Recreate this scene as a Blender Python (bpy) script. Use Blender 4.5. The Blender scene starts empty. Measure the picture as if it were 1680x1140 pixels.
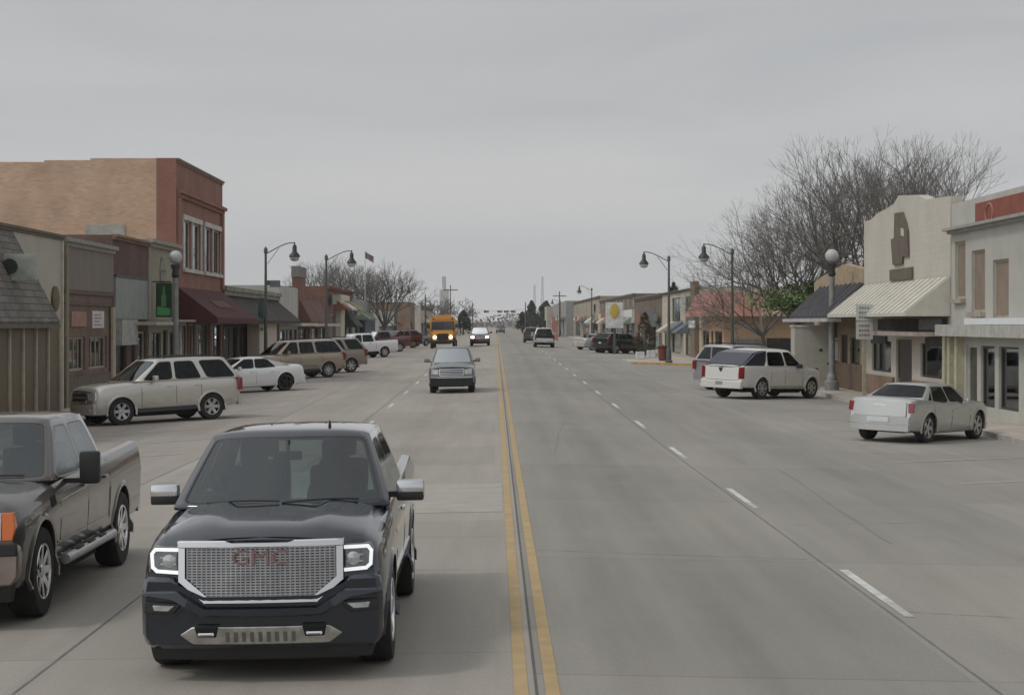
import bpy, bmesh, math, random
from mathutils import Vector, Matrix
C = bpy.data.collections.new('scene'); bpy.context.scene.collection.children.link(C)
R = math.radians
# ---------------------------------------------------------------- camera, world, sun, exposure
F_PX, VX, VY, CAMH = 3000.0, 812.0, 530.0, 2.8     # focal length and vanishing point in 1680x1140 pixels
cam = bpy.data.cameras.new('camera'); co = bpy.data.objects.new('camera', cam); C.objects.link(co)
co.location = (0, 0, CAMH); co.rotation_euler = (R(90), 0, 0)
cam.sensor_width = 36; cam.lens = 36 * F_PX / 1680
cam.shift_x = (840 - VX) / 1680; cam.shift_y = -(570 - VY) / 1680
cam.clip_start = 0.5; cam.clip_end = 9000
sc = bpy.context.scene; sc.camera = co
sc.view_settings.view_transform = 'Standard'; sc.view_settings.look = 'None'
sc.view_settings.exposure = 0.0; sc.view_settings.gamma = 1
SUN_EL, SUN_AZ = R(48), R(-112)      # azimuth measured from +Y towards +X
w = bpy.data.worlds.new('World'); sc.world = w; w.use_nodes = True
nt = w.node_tree; nd = nt.nodes; lk = nt.links
bg = nd['Background']; bg.inputs['Strength'].default_value = 0.1
sky = nd.new('ShaderNodeTexSky'); sky.sky_type = 'NISHITA'; sky.sun_disc = False
sky.sun_elevation = SUN_EL; sky.sun_rotation = SUN_AZ; sky.dust_density = 3; sky.air_density = 1
tc = nd.new('ShaderNodeTexCoord'); mp = nd.new('ShaderNodeMapping'); mp.inputs['Scale'].default_value = (1.2, 1.2, 7.5)
mp.inputs['Rotation'].default_value = (0, R(7), 0)
n1 = nd.new('ShaderNodeTexNoise'); n1.inputs['Scale'].default_value = 2.6; n1.inputs['Detail'].default_value = 5; n1.inputs['Roughness'].default_value = .5
n1.inputs['Distortion'].default_value = .5
cr = nd.new('ShaderNodeValToRGB')
cr.color_ramp.elements[0].position = .30; cr.color_ramp.elements[0].color = (4.32, 4.46, 4.58, 1)
cr.color_ramp.elements[1].position = .70; cr.color_ramp.elements[1].color = (5.2, 5.17, 5.2, 1)
sep = nd.new('ShaderNodeSeparateXYZ'); hz = nd.new('ShaderNodeMapRange')
hz.inputs['From Min'].default_value = 0; hz.inputs['From Max'].default_value = .22
hz.inputs['To Min'].default_value = 1.24; hz.inputs['To Max'].default_value = 0.96
vm = nd.new('ShaderNodeVectorMath'); vm.operation = 'SCALE'
mx = nd.new('ShaderNodeMix'); mx.data_type = 'RGBA'; mx.inputs[0].default_value = .06
lk.new(tc.outputs['Generated'], mp.inputs[0]); lk.new(mp.outputs[0], n1.inputs['Vector']); lk.new(n1.outputs['Fac'], cr.inputs[0])
lk.new(tc.outputs['Generated'], sep.inputs[0]); lk.new(sep.outputs['Z'], hz.inputs['Value'])
lk.new(cr.outputs[0], vm.inputs[0]); lk.new(hz.outputs[0], vm.inputs['Scale'])
# the overcast is brighter round the veiled sun, high behind the camera
dt = nd.new('ShaderNodeVectorMath'); dt.operation = 'DOT_PRODUCT'; lk.new(tc.outputs['Generated'], dt.inputs[0])
dt.inputs[1].default_value = (math.sin(SUN_AZ) * math.cos(SUN_EL), math.cos(SUN_AZ) * math.cos(SUN_EL), math.sin(SUN_EL))
gl_ = nd.new('ShaderNodeMapRange'); gl_.interpolation_type = 'SMOOTHSTEP'; lk.new(dt.outputs['Value'], gl_.inputs['Value'])
gl_.inputs['From Min'].default_value = .25; gl_.inputs['From Max'].default_value = 1.0; gl_.inputs['To Min'].default_value = 1.0; gl_.inputs['To Max'].default_value = 2.1
v2 = nd.new('ShaderNodeVectorMath'); v2.operation = 'SCALE'; lk.new(vm.outputs[0], v2.inputs[0]); lk.new(gl_.outputs[0], v2.inputs['Scale'])
lk.new(v2.outputs[0], mx.inputs[6]); lk.new(sky.outputs[0], mx.inputs[7]); lk.new(mx.outputs[2], bg.inputs['Color'])
sl = bpy.data.lights.new('sun', 'SUN'); sl.energy = .78; sl.angle = R(9); sl.color = (1, .96, .9)
so = bpy.data.objects.new('sun', sl); C.objects.link(so)
so.rotation_euler = Vector((math.sin(SUN_AZ) * math.cos(SUN_EL), math.cos(SUN_AZ) * math.cos(SUN_EL), math.sin(SUN_EL))).to_track_quat('Z', 'Y').to_euler()

# ---------------------------------------------------------------- materials
def nodes(name):
    m = bpy.data.materials.new(name); m.use_nodes = True
    return m, m.node_tree.nodes, m.node_tree.links, m.node_tree.nodes['Principled BSDF']
def setp(b, col=None, rough=.6, metal=0, coat=0, spec=None):
    if col is not None: b.inputs['Base Color'].default_value = (*col, 1)
    b.inputs['Roughness'].default_value = rough; b.inputs['Metallic'].default_value = metal
    b.inputs['Coat Weight'].default_value = coat; b.inputs['Coat Roughness'].default_value = .06
    if spec is not None: b.inputs['Specular IOR Level'].default_value = spec
def mixrgb(N, L, fac, a, b, blend='MIX'):
    m = N.new('ShaderNodeMix'); m.data_type = 'RGBA'; m.blend_type = blend
    for i, v in ((0, fac), (6, a), (7, b)):
        if isinstance(v, (int, float)): m.inputs[i].default_value = v
        elif isinstance(v, tuple): m.inputs[i].default_value = (*v, 1)
        else: L.new(v, m.inputs[i])
    return m.outputs[2]
def noise(N, L, scale, detail=4, stretch=None, coord='Object', rough=.55):
    t = N.new('ShaderNodeTexCoord'); n = N.new('ShaderNodeTexNoise'); n.inputs['Scale'].default_value = scale
    n.inputs['Detail'].default_value = detail; n.inputs['Roughness'].default_value = rough
    if stretch:
        mp = N.new('ShaderNodeMapping'); mp.inputs['Scale'].default_value = stretch
        L.new(t.outputs[coord], mp.inputs[0]); L.new(mp.outputs[0], n.inputs['Vector'])
    else: L.new(t.outputs[coord], n.inputs['Vector'])
    return n.outputs['Fac']
def ramp(N, L, val, lo, hi, a=0., b=1.):
    r = N.new('ShaderNodeMapRange'); L.new(val, r.inputs[0])
    r.inputs[1].default_value = lo; r.inputs[2].default_value = hi; r.inputs[3].default_value = a; r.inputs[4].default_value = b
    return r.outputs[0]
MATS = {}
def pbr(name, col, rough=.7, metal=0, var=.25, scale=3, bump=0, coat=0, stretch=None, emit=None):
    if name in MATS: return MATS[name]
    m, N, L, b = nodes(name); setp(b, col, rough, metal, coat)
    if var:
        f = ramp(N, L, noise(N, L, scale, 5, stretch), .3, .7)
        dark = tuple(c * (1 - var) for c in col); light = tuple(min(1, c * (1 + var * .6)) for c in col)
        c1 = mixrgb(N, L, f, dark, light); L.new(c1, b.inputs['Base Color'])
    if bump:
        bp = N.new('ShaderNodeBump'); bp.inputs['Strength'].default_value = bump; bp.inputs['Distance'].default_value = .02
        L.new(noise(N, L, scale * 12, 3), bp.inputs['Height']); L.new(bp.outputs[0], b.inputs['Normal'])
    if emit: b.inputs['Emission Color'].default_value = (*emit[0], 1); b.inputs['Emission Strength'].default_value = emit[1]
    MATS[name] = m; return m
def paint(name, col, metal=.25, dust=.35, rough=.32):
    if name in MATS: return MATS[name]
    m, N, L, b = nodes(name); setp(b, col, rough, metal, .6)
    t = N.new('ShaderNodeTexCoord'); s = N.new('ShaderNodeSeparateXYZ'); L.new(t.outputs['Object'], s.inputs[0])
    low = ramp(N, L, s.outputs['Z'], 1.0, .35)
    nz = ramp(N, L, noise(N, L, 2.3, 6, (1, 1, 2)), .35, .75)
    mm = N.new('ShaderNodeMath'); mm.operation = 'MULTIPLY'; L.new(low, mm.inputs[0]); L.new(nz, mm.inputs[1])
    m2 = N.new('ShaderNodeMath'); m2.operation = 'MULTIPLY_ADD'; L.new(mm.outputs[0], m2.inputs[0]); m2.inputs[1].default_value = dust; m2.inputs[2].default_value = dust * .12
    L.new(mixrgb(N, L, m2.outputs[0], col, (.21, .18, .145)), b.inputs['Base Color'])
    L.new(ramp(N, L, m2.outputs[0], 0, .5, rough, .75), b.inputs['Roughness']); b.inputs['Coat Weight'].default_value = 1.0; b.inputs['Coat Roughness'].default_value = .04
    MATS[name] = m; return m
def glass(name, tint, refl=.12, fk=1.0):
    m, N, L, b = nodes(name); N.remove(b)
    tr = N.new('ShaderNodeBsdfTransparent'); tr.inputs[0].default_value = (*tint, 1)
    gl = N.new('ShaderNodeBsdfGlossy'); gl.inputs['Roughness'].default_value = .04; gl.inputs['Color'].default_value = (.9, .95, .97, 1)
    fr = N.new('ShaderNodeFresnel'); fr.inputs[0].default_value = 1.5
    a = N.new('ShaderNodeMath'); a.operation = 'MULTIPLY_ADD'; L.new(fr.outputs[0], a.inputs[0]); a.inputs[1].default_value = fk; a.inputs[2].default_value = refl
    mx = N.new('ShaderNodeMixShader'); L.new(a.outputs[0], mx.inputs[0]); L.new(tr.outputs[0], mx.inputs[1]); L.new(gl.outputs[0], mx.inputs[2])
    L.new(mx.outputs[0], N['Material Output'].inputs[0]); MATS[name] = m; return m
def brick(name, c1, c2, mortar, w=.24, h=.075, blotch=.35, ms=.01):
    if name in MATS: return MATS[name]
    m, N, L, b = nodes(name); setp(b, c1, .9)
    t = N.new('ShaderNodeTexCoord'); s = N.new('ShaderNodeSeparateXYZ'); L.new(t.outputs['Object'], s.inputs[0])
    ad = N.new('ShaderNodeMath'); L.new(s.outputs[0], ad.inputs[0]); L.new(s.outputs[1], ad.inputs[1])
    cb = N.new('ShaderNodeCombineXYZ'); L.new(ad.outputs[0], cb.inputs[0]); L.new(s.outputs[2], cb.inputs[1])
    bt = N.new('ShaderNodeTexBrick'); L.new(cb.outputs[0], bt.inputs['Vector']); bt.inputs['Scale'].default_value = 1
    bt.inputs['Brick Width'].default_value = w; bt.inputs['Row Height'].default_value = h; bt.inputs['Mortar Size'].default_value = ms
    bt.inputs['Color1'].default_value = (*c1, 1); bt.inputs['Color2'].default_value = (*c2, 1); bt.inputs['Mortar'].default_value = (*mortar, 1)
    f = ramp(N, L, noise(N, L, .6, 6), .35, .7)
    L.new(mixrgb(N, L, f, bt.outputs['Color'], mixrgb(N, L, 1.0, bt.outputs['Color'], (1 - blotch, 1 - blotch * 1.1, 1 - blotch * 1.2), 'MULTIPLY')), b.inputs['Base Color'])
    bp = N.new('ShaderNodeBump'); bp.inputs['Strength'].default_value = .5; bp.inputs['Distance'].default_value = .01; bp.invert = True
    L.new(bt.outputs['Fac'], bp.inputs['Height']); L.new(bp.outputs[0], b.inputs['Normal'])
    MATS[name] = m; return m
def ribbed(name, col, period=.3, axis=1, width=.12, amt=.5, rough=.6, metal=0):   # standing seams / battens
    if name in MATS: return MATS[name]
    m, N, L, b = nodes(name); setp(b, col, rough, metal)
    t = N.new('ShaderNodeTexCoord'); s = N.new('ShaderNodeSeparateXYZ'); L.new(t.outputs['Object'], s.inputs[0])
    d = N.new('ShaderNodeMath'); d.operation = 'DIVIDE'; L.new(s.outputs[axis], d.inputs[0]); d.inputs[1].default_value = period
    fr = N.new('ShaderNodeMath'); fr.operation = 'FRACT'; L.new(d.outputs[0], fr.inputs[0])
    lt = N.new('ShaderNodeMath'); lt.operation = 'LESS_THAN'; L.new(fr.outputs[0], lt.inputs[0]); lt.inputs[1].default_value = width
    nz = ramp(N, L, noise(N, L, 1.5, 5), .3, .7)
    base = mixrgb(N, L, nz, tuple(c * .85 for c in col), tuple(c * 1.08 for c in col))
    L.new(mixrgb(N, L, lt.outputs[0], base, tuple(c * amt for c in col)), b.inputs['Base Color'])
    MATS[name] = m; return m
def shingle(name, c1, c2, w=.3, h=.14):
    return brick(name, c1, c2, tuple(c * .45 for c in c1), w, h, .3, .014)

rubber = pbr('rubber', (.022, .022, .022), .85, var=.3, scale=9)
black = pbr('black_plastic', (.02, .02, .022), .5, var=.2)
dark = pbr('dark_cavity', (.012, .012, .013), .9, var=0)
chrome = pbr('chrome', (.72, .73, .75), .14, 1, var=0)
satin = pbr('satin_alloy', (.5, .5, .51), .34, .85, var=.15, scale=8)
red_lens = pbr('red_lens', (.22, .008, .012), .15, var=0, coat=1)
amber = pbr('amber_lens', (.75, .16, .015), .2, var=0, coat=1)
clear_lens = pbr('clear_lens', (.55, .57, .58), .12, .5, var=.3, scale=14, coat=1)
white_plate = pbr('plate_white', (.62, .66, .68), .5, var=.2, scale=30)
seat_mat = pbr('seat_cloth', (.035, .034, .032), .9, var=.2)
inner_mat = pbr('interior', (.035, .036, .036), .85, var=.2)
g_clear = glass('glass_clear', (.42, .48, .46), .08)
g_front = glass('glass_windscreen', (.36, .42, .40), .05)
g_tint = glass('glass_tinted', (.045, .05, .055), .0, .8)
g_shop = glass('glass_shop', (.22, .25, .25), .10)

# ---------------------------------------------------------------- ground height and pixel helpers
XB = [-12.2, -6.0, .3, 6.6, 13.3]; YB = [40.0, 180.0]
def gz(x, y):
    a = abs(x - .3); lim = 12.5 if x < .3 else 13.0
    z = -.018 * min(a, 6.3) - .03 * max(0, min(a, lim) - 6.3)
    return z + .0042 * (min(max(y, 40), 180) - 40)
def at(px, Y): return (px - VX) * Y / F_PX
def zat(py, Y): return CAMH - (py - VY) * Y / F_PX
def ground(px, py):
    h = CAMH
    for _ in range(30):
        Y = F_PX * h / (py - VY); X = at(px, Y); h = CAMH - gz(X, Y)
    return X, Y
# ---------------------------------------------------------------- object helpers
def link(name, me, parent=None):
    o = bpy.data.objects.new(name, me); C.objects.link(o)
    if parent is not None: o.parent = parent
    return o
def mk(name, bm, mats, parent=None, smooth=None):
    me = bpy.data.meshes.new(name); bmesh.ops.recalc_face_normals(bm, faces=bm.faces) if len(bm.faces) else None
    bm.to_mesh(me); bm.free()
    for m in (mats if isinstance(mats, (list, tuple)) else [mats]): me.materials.append(m)
    if smooth is not None:
        for p in me.polygons: p.use_smooth = True
        me.set_sharp_from_angle(angle=R(smooth))
    return link(name, me, parent)
def tag(o, label=None, cat=None, group=None, kind=None):
    if label: o['label'] = label
    if cat: o['category'] = cat
    if group: o['group'] = group
    if kind: o['kind'] = kind
    return o
def thing(name, label, cat, loc=(0, 0, 0), rz=0, group=None):
    o = bpy.data.objects.new(name, None); C.objects.link(o); o.empty_display_size = .3
    o.location = loc; o.rotation_euler = (0, 0, rz); return tag(o, label, cat, group)
def copy_tree(o, parent=None):
    c = o.copy(); C.objects.link(c); c.parent = parent
    for ch in o.children: copy_tree(ch, c)
    return c
def B(): return bmesh.new()
def box(bm, x0, x1, y0, y1, z0, z1, mi=0, bev=0):
    vs = [bm.verts.new((x, y, z)) for x in (x0, x1) for y in (y0, y1) for z in (z0, z1)]
    fs = [bm.faces.new([vs[i] for i in f]) for f in ((0, 1, 3, 2), (4, 6, 7, 5), (0, 4, 5, 1), (2, 3, 7, 6), (0, 2, 6, 4), (1, 5, 7, 3))]
    for f in fs: f.material_index = mi
    if bev:
        es = list({e for f in fs for e in f.edges})
        r = bmesh.ops.bevel(bm, geom=es, offset=bev, segments=2, affect='EDGES', profile=.6)
        for f in r['faces']: f.material_index = mi
def quad(bm, pts, mi=0):
    f = bm.faces.new([bm.verts.new(p) for p in pts]); f.material_index = mi; return f
def tube(bm, p, q, r0, r1=None, n=8, mi=0, cap=True):
    p, q = Vector(p), Vector(q); r1 = r0 if r1 is None else r1
    d = (q - p).normalized(); a = d.orthogonal().normalized(); b = d.cross(a)
    A = [bm.verts.new(p + (a * math.cos(t) + b * math.sin(t)) * r0) for t in [2 * math.pi * i / n for i in range(n)]]
    Q = [bm.verts.new(q + (a * math.cos(t) + b * math.sin(t)) * r1) for t in [2 * math.pi * i / n for i in range(n)]]
    for i in range(n): bm.faces.new((A[i], A[(i + 1) % n], Q[(i + 1) % n], Q[i])).material_index = mi
    if cap: bm.faces.new(A[::-1]).material_index = mi; bm.faces.new(Q).material_index = mi
def path(bm, pts, r, n=8):
    for i in range(len(pts) - 1): tube(bm, pts[i], pts[i + 1], r, n=n)
def lathe(bm, prof, n=24, axis='z', c=(0, 0, 0), mi=0):   # prof: (radius, along)
    rings = []
    for r, h in prof:
        ring = []
        for i in range(n):
            t = 2 * math.pi * i / n; a, b = r * math.cos(t), r * math.sin(t)
            v = (a, b, h) if axis == 'z' else ((h, a, b) if axis == 'x' else (a, h, b))
            ring.append(bm.verts.new((v[0] + c[0], v[1] + c[1], v[2] + c[2])))
        rings.append(ring)
    for k in range(len(rings) - 1):
        for i in range(n):
            bm.faces.new((rings[k][i], rings[k][(i + 1) % n], rings[k + 1][(i + 1) % n], rings[k + 1][i])).material_index = mi
    return rings
def prism(bm, pts, y0, y1, plane='xz', mi=0):   # polygon extruded along the third axis
    def v(p, h): return (p[0], h, p[1]) if plane == 'xz' else ((h, p[0], p[1]) if plane == 'yz' else (p[0], p[1], h))
    A = [bm.verts.new(v(p, y0)) for p in pts]; Q = [bm.verts.new(v(p, y1)) for p in pts]; n = len(pts)
    bm.faces.new(A[::-1]).material_index = mi; bm.faces.new(Q).material_index = mi
    for i in range(n): bm.faces.new((A[i], A[(i + 1) % n], Q[(i + 1) % n], Q[i])).material_index = mi
def text_mesh(name, s, size, mat, parent, M, depth=.01, bold=.0):
    cu = bpy.data.curves.new(name, 'FONT'); cu.body = s; cu.size = size; cu.extrude = depth; cu.offset = bold
    cu.align_x = 'CENTER'; cu.align_y = 'CENTER'
    t = bpy.data.objects.new('tmp', cu); C.objects.link(t)
    me = bpy.data.meshes.new_from_object(t); bpy.data.objects.remove(t); bpy.data.curves.remove(cu)
    me.transform(M); me.materials.clear(); me.materials.append(mat); return link(name, me, parent)

# ---------------------------------------------------------------- the street
def sheet(name, x0, x1, y0, y1, dz, mat, steps=None, label=None):
    xs = sorted({x0, x1, *[b for b in XB if x0 < b < x1]}); ys = sorted({y0, y1, *[b for b in YB if y0 < b < y1]})
    bm = B(); g = [[bm.verts.new((x, y, gz(x, y) + dz)) for x in xs] for y in ys]
    for j in range(len(ys) - 1):
        for i in range(len(xs) - 1): bm.faces.new((g[j][i], g[j][i + 1], g[j + 1][i + 1], g[j + 1][i]))
    o = mk(name, bm, mat); tag(o, kind='structure'); return o
def road_mat(name, base, warm, joints=0, jy=5.2, wear=()):
    m, N, L, b = nodes(name); setp(b, base, .88, spec=.3)
    a = ramp(N, L, noise(N, L, .35, 6, (1, .25, 1)), .3, .72)
    c = mixrgb(N, L, a, tuple(x * .87 for x in base), warm)
    s2 = ramp(N, L, noise(N, L, 3.2, 5, (1, .05, 1)), .35, .7)
    c = mixrgb(N, L, s2, c, mixrgb(N, L, 1.0, c, (.9, .9, .9), 'MULTIPLY'))
    f = ramp(N, L, noise(N, L, 45, 4, rough=.8), .35, .65)
    c = mixrgb(N, L, f, c, mixrgb(N, L, 1.0, c, (.80, .80, .80), 'MULTIPLY'))
    st = ramp(N, L, noise(N, L, 1.1, 3, (1, .45, 1)), .66, .78)       # oil and tyre stains
    c = mixrgb(N, L, st, c, mixrgb(N, L, 1.0, c, (.86, .855, .85), 'MULTIPLY'))
    t = N.new('ShaderNodeTexCoord'); s = N.new('ShaderNodeSeparateXYZ'); L.new(t.outputs['Object'], s.inputs[0])
    ws = ramp(N, L, noise(N, L, .5, 3), .3, .6, .35, 1)
    for x0, wd, k in wear:                                               # worn oily wheel tracks and oil strip
        d = N.new('ShaderNodeMath'); d.operation = 'SUBTRACT'; L.new(s.outputs[0], d.inputs[0]); d.inputs[1].default_value = x0
        ab = N.new('ShaderNodeMath'); ab.operation = 'ABSOLUTE'; L.new(d.outputs[0], ab.inputs[0])
        rr = ramp(N, L, ab.outputs[0], wd, 0, 0, 1); q = N.new('ShaderNodeMath'); q.operation = 'MULTIPLY'; L.new(rr, q.inputs[0]); L.new(ws, q.inputs[1])
        c = mixrgb(N, L, q.outputs[0], c, mixrgb(N, L, 1.0, c, (k, k, k * .99), 'MULTIPLY'))
    if joints:
        d = N.new('ShaderNodeMath'); d.operation = 'DIVIDE'; L.new(s.outputs[1], d.inputs[0]); d.inputs[1].default_value = jy
        fl = N.new('ShaderNodeMath'); fl.operation = 'FLOOR'; L.new(d.outputs[0], fl.inputs[0])
        d2 = N.new('ShaderNodeMath'); d2.operation = 'DIVIDE'; L.new(s.outputs[0], d2.inputs[0]); d2.inputs[1].default_value = 3.83
        f2 = N.new('ShaderNodeMath'); f2.operation = 'FLOOR'; L.new(d2.outputs[0], f2.inputs[0])
        cb = N.new('ShaderNodeCombineXYZ'); L.new(fl.outputs[0], cb.inputs[0]); L.new(f2.outputs[0], cb.inputs[1])
        wn = N.new('ShaderNodeTexWhiteNoise'); L.new(cb.outputs[0], wn.inputs['Vector'])
        pv = ramp(N, L, wn.outputs['Value'], 0, 1, .92, 1.05)
        hv = N.new('ShaderNodeVectorMath'); hv.operation = 'SCALE'; L.new(c, hv.inputs[0]); L.new(pv, hv.inputs['Scale']); c = hv.outputs[0]
        fr = N.new('ShaderNodeMath'); fr.operation = 'FRACT'; L.new(d.outputs[0], fr.inputs[0])
        lt = N.new('ShaderNodeMath'); lt.operation = 'LESS_THAN'; L.new(fr.outputs[0], lt.inputs[0]); lt.inputs[1].default_value = .006
        c = mixrgb(N, L, lt.outputs[0], c, mixrgb(N, L, 1.0, c, (.82, .82, .81), 'MULTIPLY'))
    L.new(c, b.inputs['Base Color'])
    bp = N.new('ShaderNodeBump'); bp.inputs['Strength'].default_value = .25; bp.inputs['Distance'].default_value = .004
    L.new(noise(N, L, 90, 3), bp.inputs['Height']); L.new(bp.outputs[0], b.inputs['Normal'])
    return m
conc = road_mat('concrete_road', (.42, .394, .35), (.455, .422, .37), 1, wear=((-1.9, .9, .9), (-5.4, 1.0, .9)))
asph = road_mat('grey_road', (.345, .33, .293), (.38, .36, .32), 1, 7.3, wear=((1.25, .45, .9), (2.2, .6, .84), (3.1, .45, .92), (5.0, .45, .93), (6.6, .5, .93)))
park = road_mat('parking_road', (.39, .36, .325), (.44, .395, .35), 1, 6)
parkr = road_mat('parking_grey', (.36, .345, .318), (.40, .375, .34), 1, 6)
soil = pbr('dry_ground', (.19, .17, .125), .95, var=.4, scale=.05)
sheet('ground', -3000, 3000, -60, 7000, -.012, soil)
sheet('road', -6.4, .32, -20, 900, 0, conc)
sheet('road', .32, 7.6, -20, 900, 0, asph)
sheet('parking_lane', -12.2, -6.4, -20, 330, 0, park)
sheet('parking_lane', 7.6, 13.3, -20, 330, 0, parkr)
sheet('side_street', 13.3, 90, 88, 118, .0, parkr)
seam = pbr('joint_sealant', (.11, .108, .10), .8, var=.3)
yel = pbr('yellow_paint', (.44, .32, .165), .8, var=.14, scale=3)
wht = pbr('white_paint', (.62, .62, .59), .8, var=.25, scale=5)
fade = pbr('faded_paint', (.47, .455, .42), .85, var=.2, scale=8)
sheet('yellow_line', .145, .255, -10, 420, .005, yel)
sheet('yellow_line', .385, .495, -10, 420, .005, yel)
sheet('centre_joint', .306, .328, -10, 420, .004, seam)
sheet('lane_joint', 3.90, 3.925, -10, 330, .004, pbr('joint_dark', (.2, .19, .175), .9, var=.3))
sheet('lane_joint', -3.75, -3.725, -10, 330, .004, MATS['joint_dark'])
sheet('lane_joint', -6.42, -6.40, -10, 330, .004, MATS['joint_dark'])
for i in range(30):
    Y = 20.0 + 10.45 * i
    for X in (4.05, -3.5):
        if X < 0 and i < 1: continue
        dl = 2.5
        sheet('lane_dash', X - .055, X + .055, Y - dl / 2, Y + dl / 2, .006, wht)
        sheet('worn_dash', X - .05 , X + .05, Y - dl / 2 - .9, Y - dl / 2 - .01, .005, MATS['faded_paint'])
patch = pbr('patched_concrete', (.32, .31, .285), .9, var=.2, scale=2)
sheet('road_patch', -3.6, .12, 27.2, 32.0, .004, pbr('patch_dark', (.38, .356, .32), .9, var=.12, scale=2))
# kerbs and pavements
side = pbr('pavement_concrete', (.46, .42, .365), .9, var=.25, scale=1.2)
kerbm = pbr('kerb_concrete', (.47, .445, .40), .9, var=.2, scale=3)
kerby = pbr('kerb_yellow', (.62, .40, .14), .8, var=.25, scale=4)
def slab(name, poly, h, mat):
    bm = B(); n = len(poly)
    T = [bm.verts.new((x, y, gz(x, y) + h)) for x, y in poly]; D = [bm.verts.new((x, y, gz(x, y) - .3)) for x, y in poly]
    bm.faces.new(T)
    for i in range(n): bm.faces.new((D[i], D[(i + 1) % n], T[(i + 1) % n], T[i]))
    return tag(mk(name, bm, mat), kind='structure')
def run(name, x0, x1, y0, y1, h, mat):
    ys = [y0] + [b for b in YB if y0 < b < y1] + [y1]
    slab(name, [(x0, y) for y in ys] + [(x1, y) for y in ys[::-1]], h, mat)
def pave(x0, x1, y0, y1, sg):
    k = .15
    if sg < 0: run('kerb', x1 - k, x1, y0, y1, .15, kerbm); run('pavement', x0, x1 - k - .003, y0, y1, .147, side)
    else: run('kerb', x0, x0 + k, y0, y1, .15, kerbm); run('pavement', x0 + k + .003, x1, y0, y1, .147, side)
pave(-15.2, -12.2, -20, 104, -1); pave(-15.2, -12.2, 112, 330, -1)
pave(13.3, 15.8, -20, 88, 1); pave(13.3, 15.8, 118, 330, 1)
# corner bulb-out on the right with its yellow kerb
run('kerb_yellow', 9.0, 13.1, 118.2, 118.5, .15, kerby)
slab('pavement', [(9.0, 118.51), (13.29, 118.51), (13.29, 136), (9.0, 126)], .147, side)
slab('kerb', [(8.75, 118.2), (8.99, 118.2), (8.99, 126.1), (8.75, 126)], .15, kerbm)
slab('pavement', [(-12.21, 114), (-9.6, 114), (-9.6, 122), (-12.21, 128)], .147, side)
# parking stall lines
def stall(x0, y0, sg, ang, ln=5.0, wd=.10):
    dx, dy = math.sin(ang) * sg, math.cos(ang); n = Vector((dy, -dx)) * wd / 2; bm = B()
    xs = [0, ln]; pts = []
    b = [(x0 + dx * t, y0 + (dy if sg > 0 else -dy) * t) for t in xs]
    d = Vector((b[1][0] - b[0][0], b[1][1] - b[0][1])).normalized(); nn = Vector((-d.y, d.x)) * wd / 2
    q = [(b[0][0] + nn.x, b[0][1] + nn.y), (b[1][0] + nn.x, b[1][1] + nn.y), (b[1][0] - nn.x, b[1][1] - nn.y), (b[0][0] - nn.x, b[0][1] - nn.y)]
    quad(bm, [(x, y, gz(x, y) + .006) for x, y in q]); tag(mk('stall_line', bm, fade), kind='structure')
for i in range(12): stall(8.6, 28.6 + 5.2 * i, 1, R(52), 5.2)
for i in range(12): stall(-7.0, 36.0 + 5.2 * i, -1, R(52), 5.2)

def crack(x0, y0, x1, y1, seed, wd=.018, n=26, amp=.05):
    rr = random.Random(seed); b = B(); prev = None; off = 0
    d = Vector((x1 - x0, y1 - y0)).normalized(); nn = Vector((-d.y, d.x))
    for i in range(n + 1):
        t = i / n; off += rr.gauss(0, amp / 3); off *= .85; p = Vector((x0 + (x1 - x0) * t, y0 + (y1 - y0) * t)) + nn * off; h = wd * rr.uniform(.3, 1) / 2
        row = [b.verts.new((p.x + nn.x * s_ * h, p.y + nn.y * s_ * h, max(gz(p.x, p.y), gz(p.x, p.y)) + .005)) for s_ in (-1, 1)]
        if prev: b.faces.new((prev[0], row[0], row[1], prev[1]))
        prev = row
    tag(mk('road_crack', b, pbr('crack_dark', (.26, .247, .222), .95, var=.3)), kind='structure')
for i, c in enumerate(((-3.6, 24.3, .1, 24.0), (-5.9, 33.1, -3.8, 33.6), (-3.6, 37.2, .1, 37.0), (.5, 22.6, 3.8, 22.2), (4.1, 26.0, 6.5, 26.7), (4.1, 18.2, 6.4, 17.6), (-3.5, 46, .1, 46.5), (.6, 33, 3.8, 33.3), (7.8, 30.5, 12.5, 31.5), (8.0, 26.2, 12.0, 25.6), (-11.5, 44, -7, 43.2), (-3.3, 20.6, -.4, 20.9), (1.3, 40, 2.0, 52), (5.2, 24, 5.6, 36))): crack(*c, i)
hr = random.Random(8); b = B(); xs = [-1500 + 25 * i for i in range(121)]
tp = [(x, 1400, 3.5 + 2.2 * math.sin(x * .006) + 1.2 * math.sin(x * .031) + hr.uniform(0, .8)) for x in xs]
A = [b.verts.new((x, y - 300, -1)) for x, y, z in tp]; D = [b.verts.new(p) for p in tp]
for i in range(120): b.faces.new((A[i], A[i + 1], D[i + 1], D[i]))
D2 = [b.verts.new((x, y + 400, -1)) for x, y, z in tp]
for i in range(120): b.faces.new((D[i], D[i + 1], D2[i + 1], D2[i]))
tag(mk('hills', b, pbr('far_field', (.17, .155, .125), .95, var=.3, scale=.02)), kind='structure')
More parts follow.
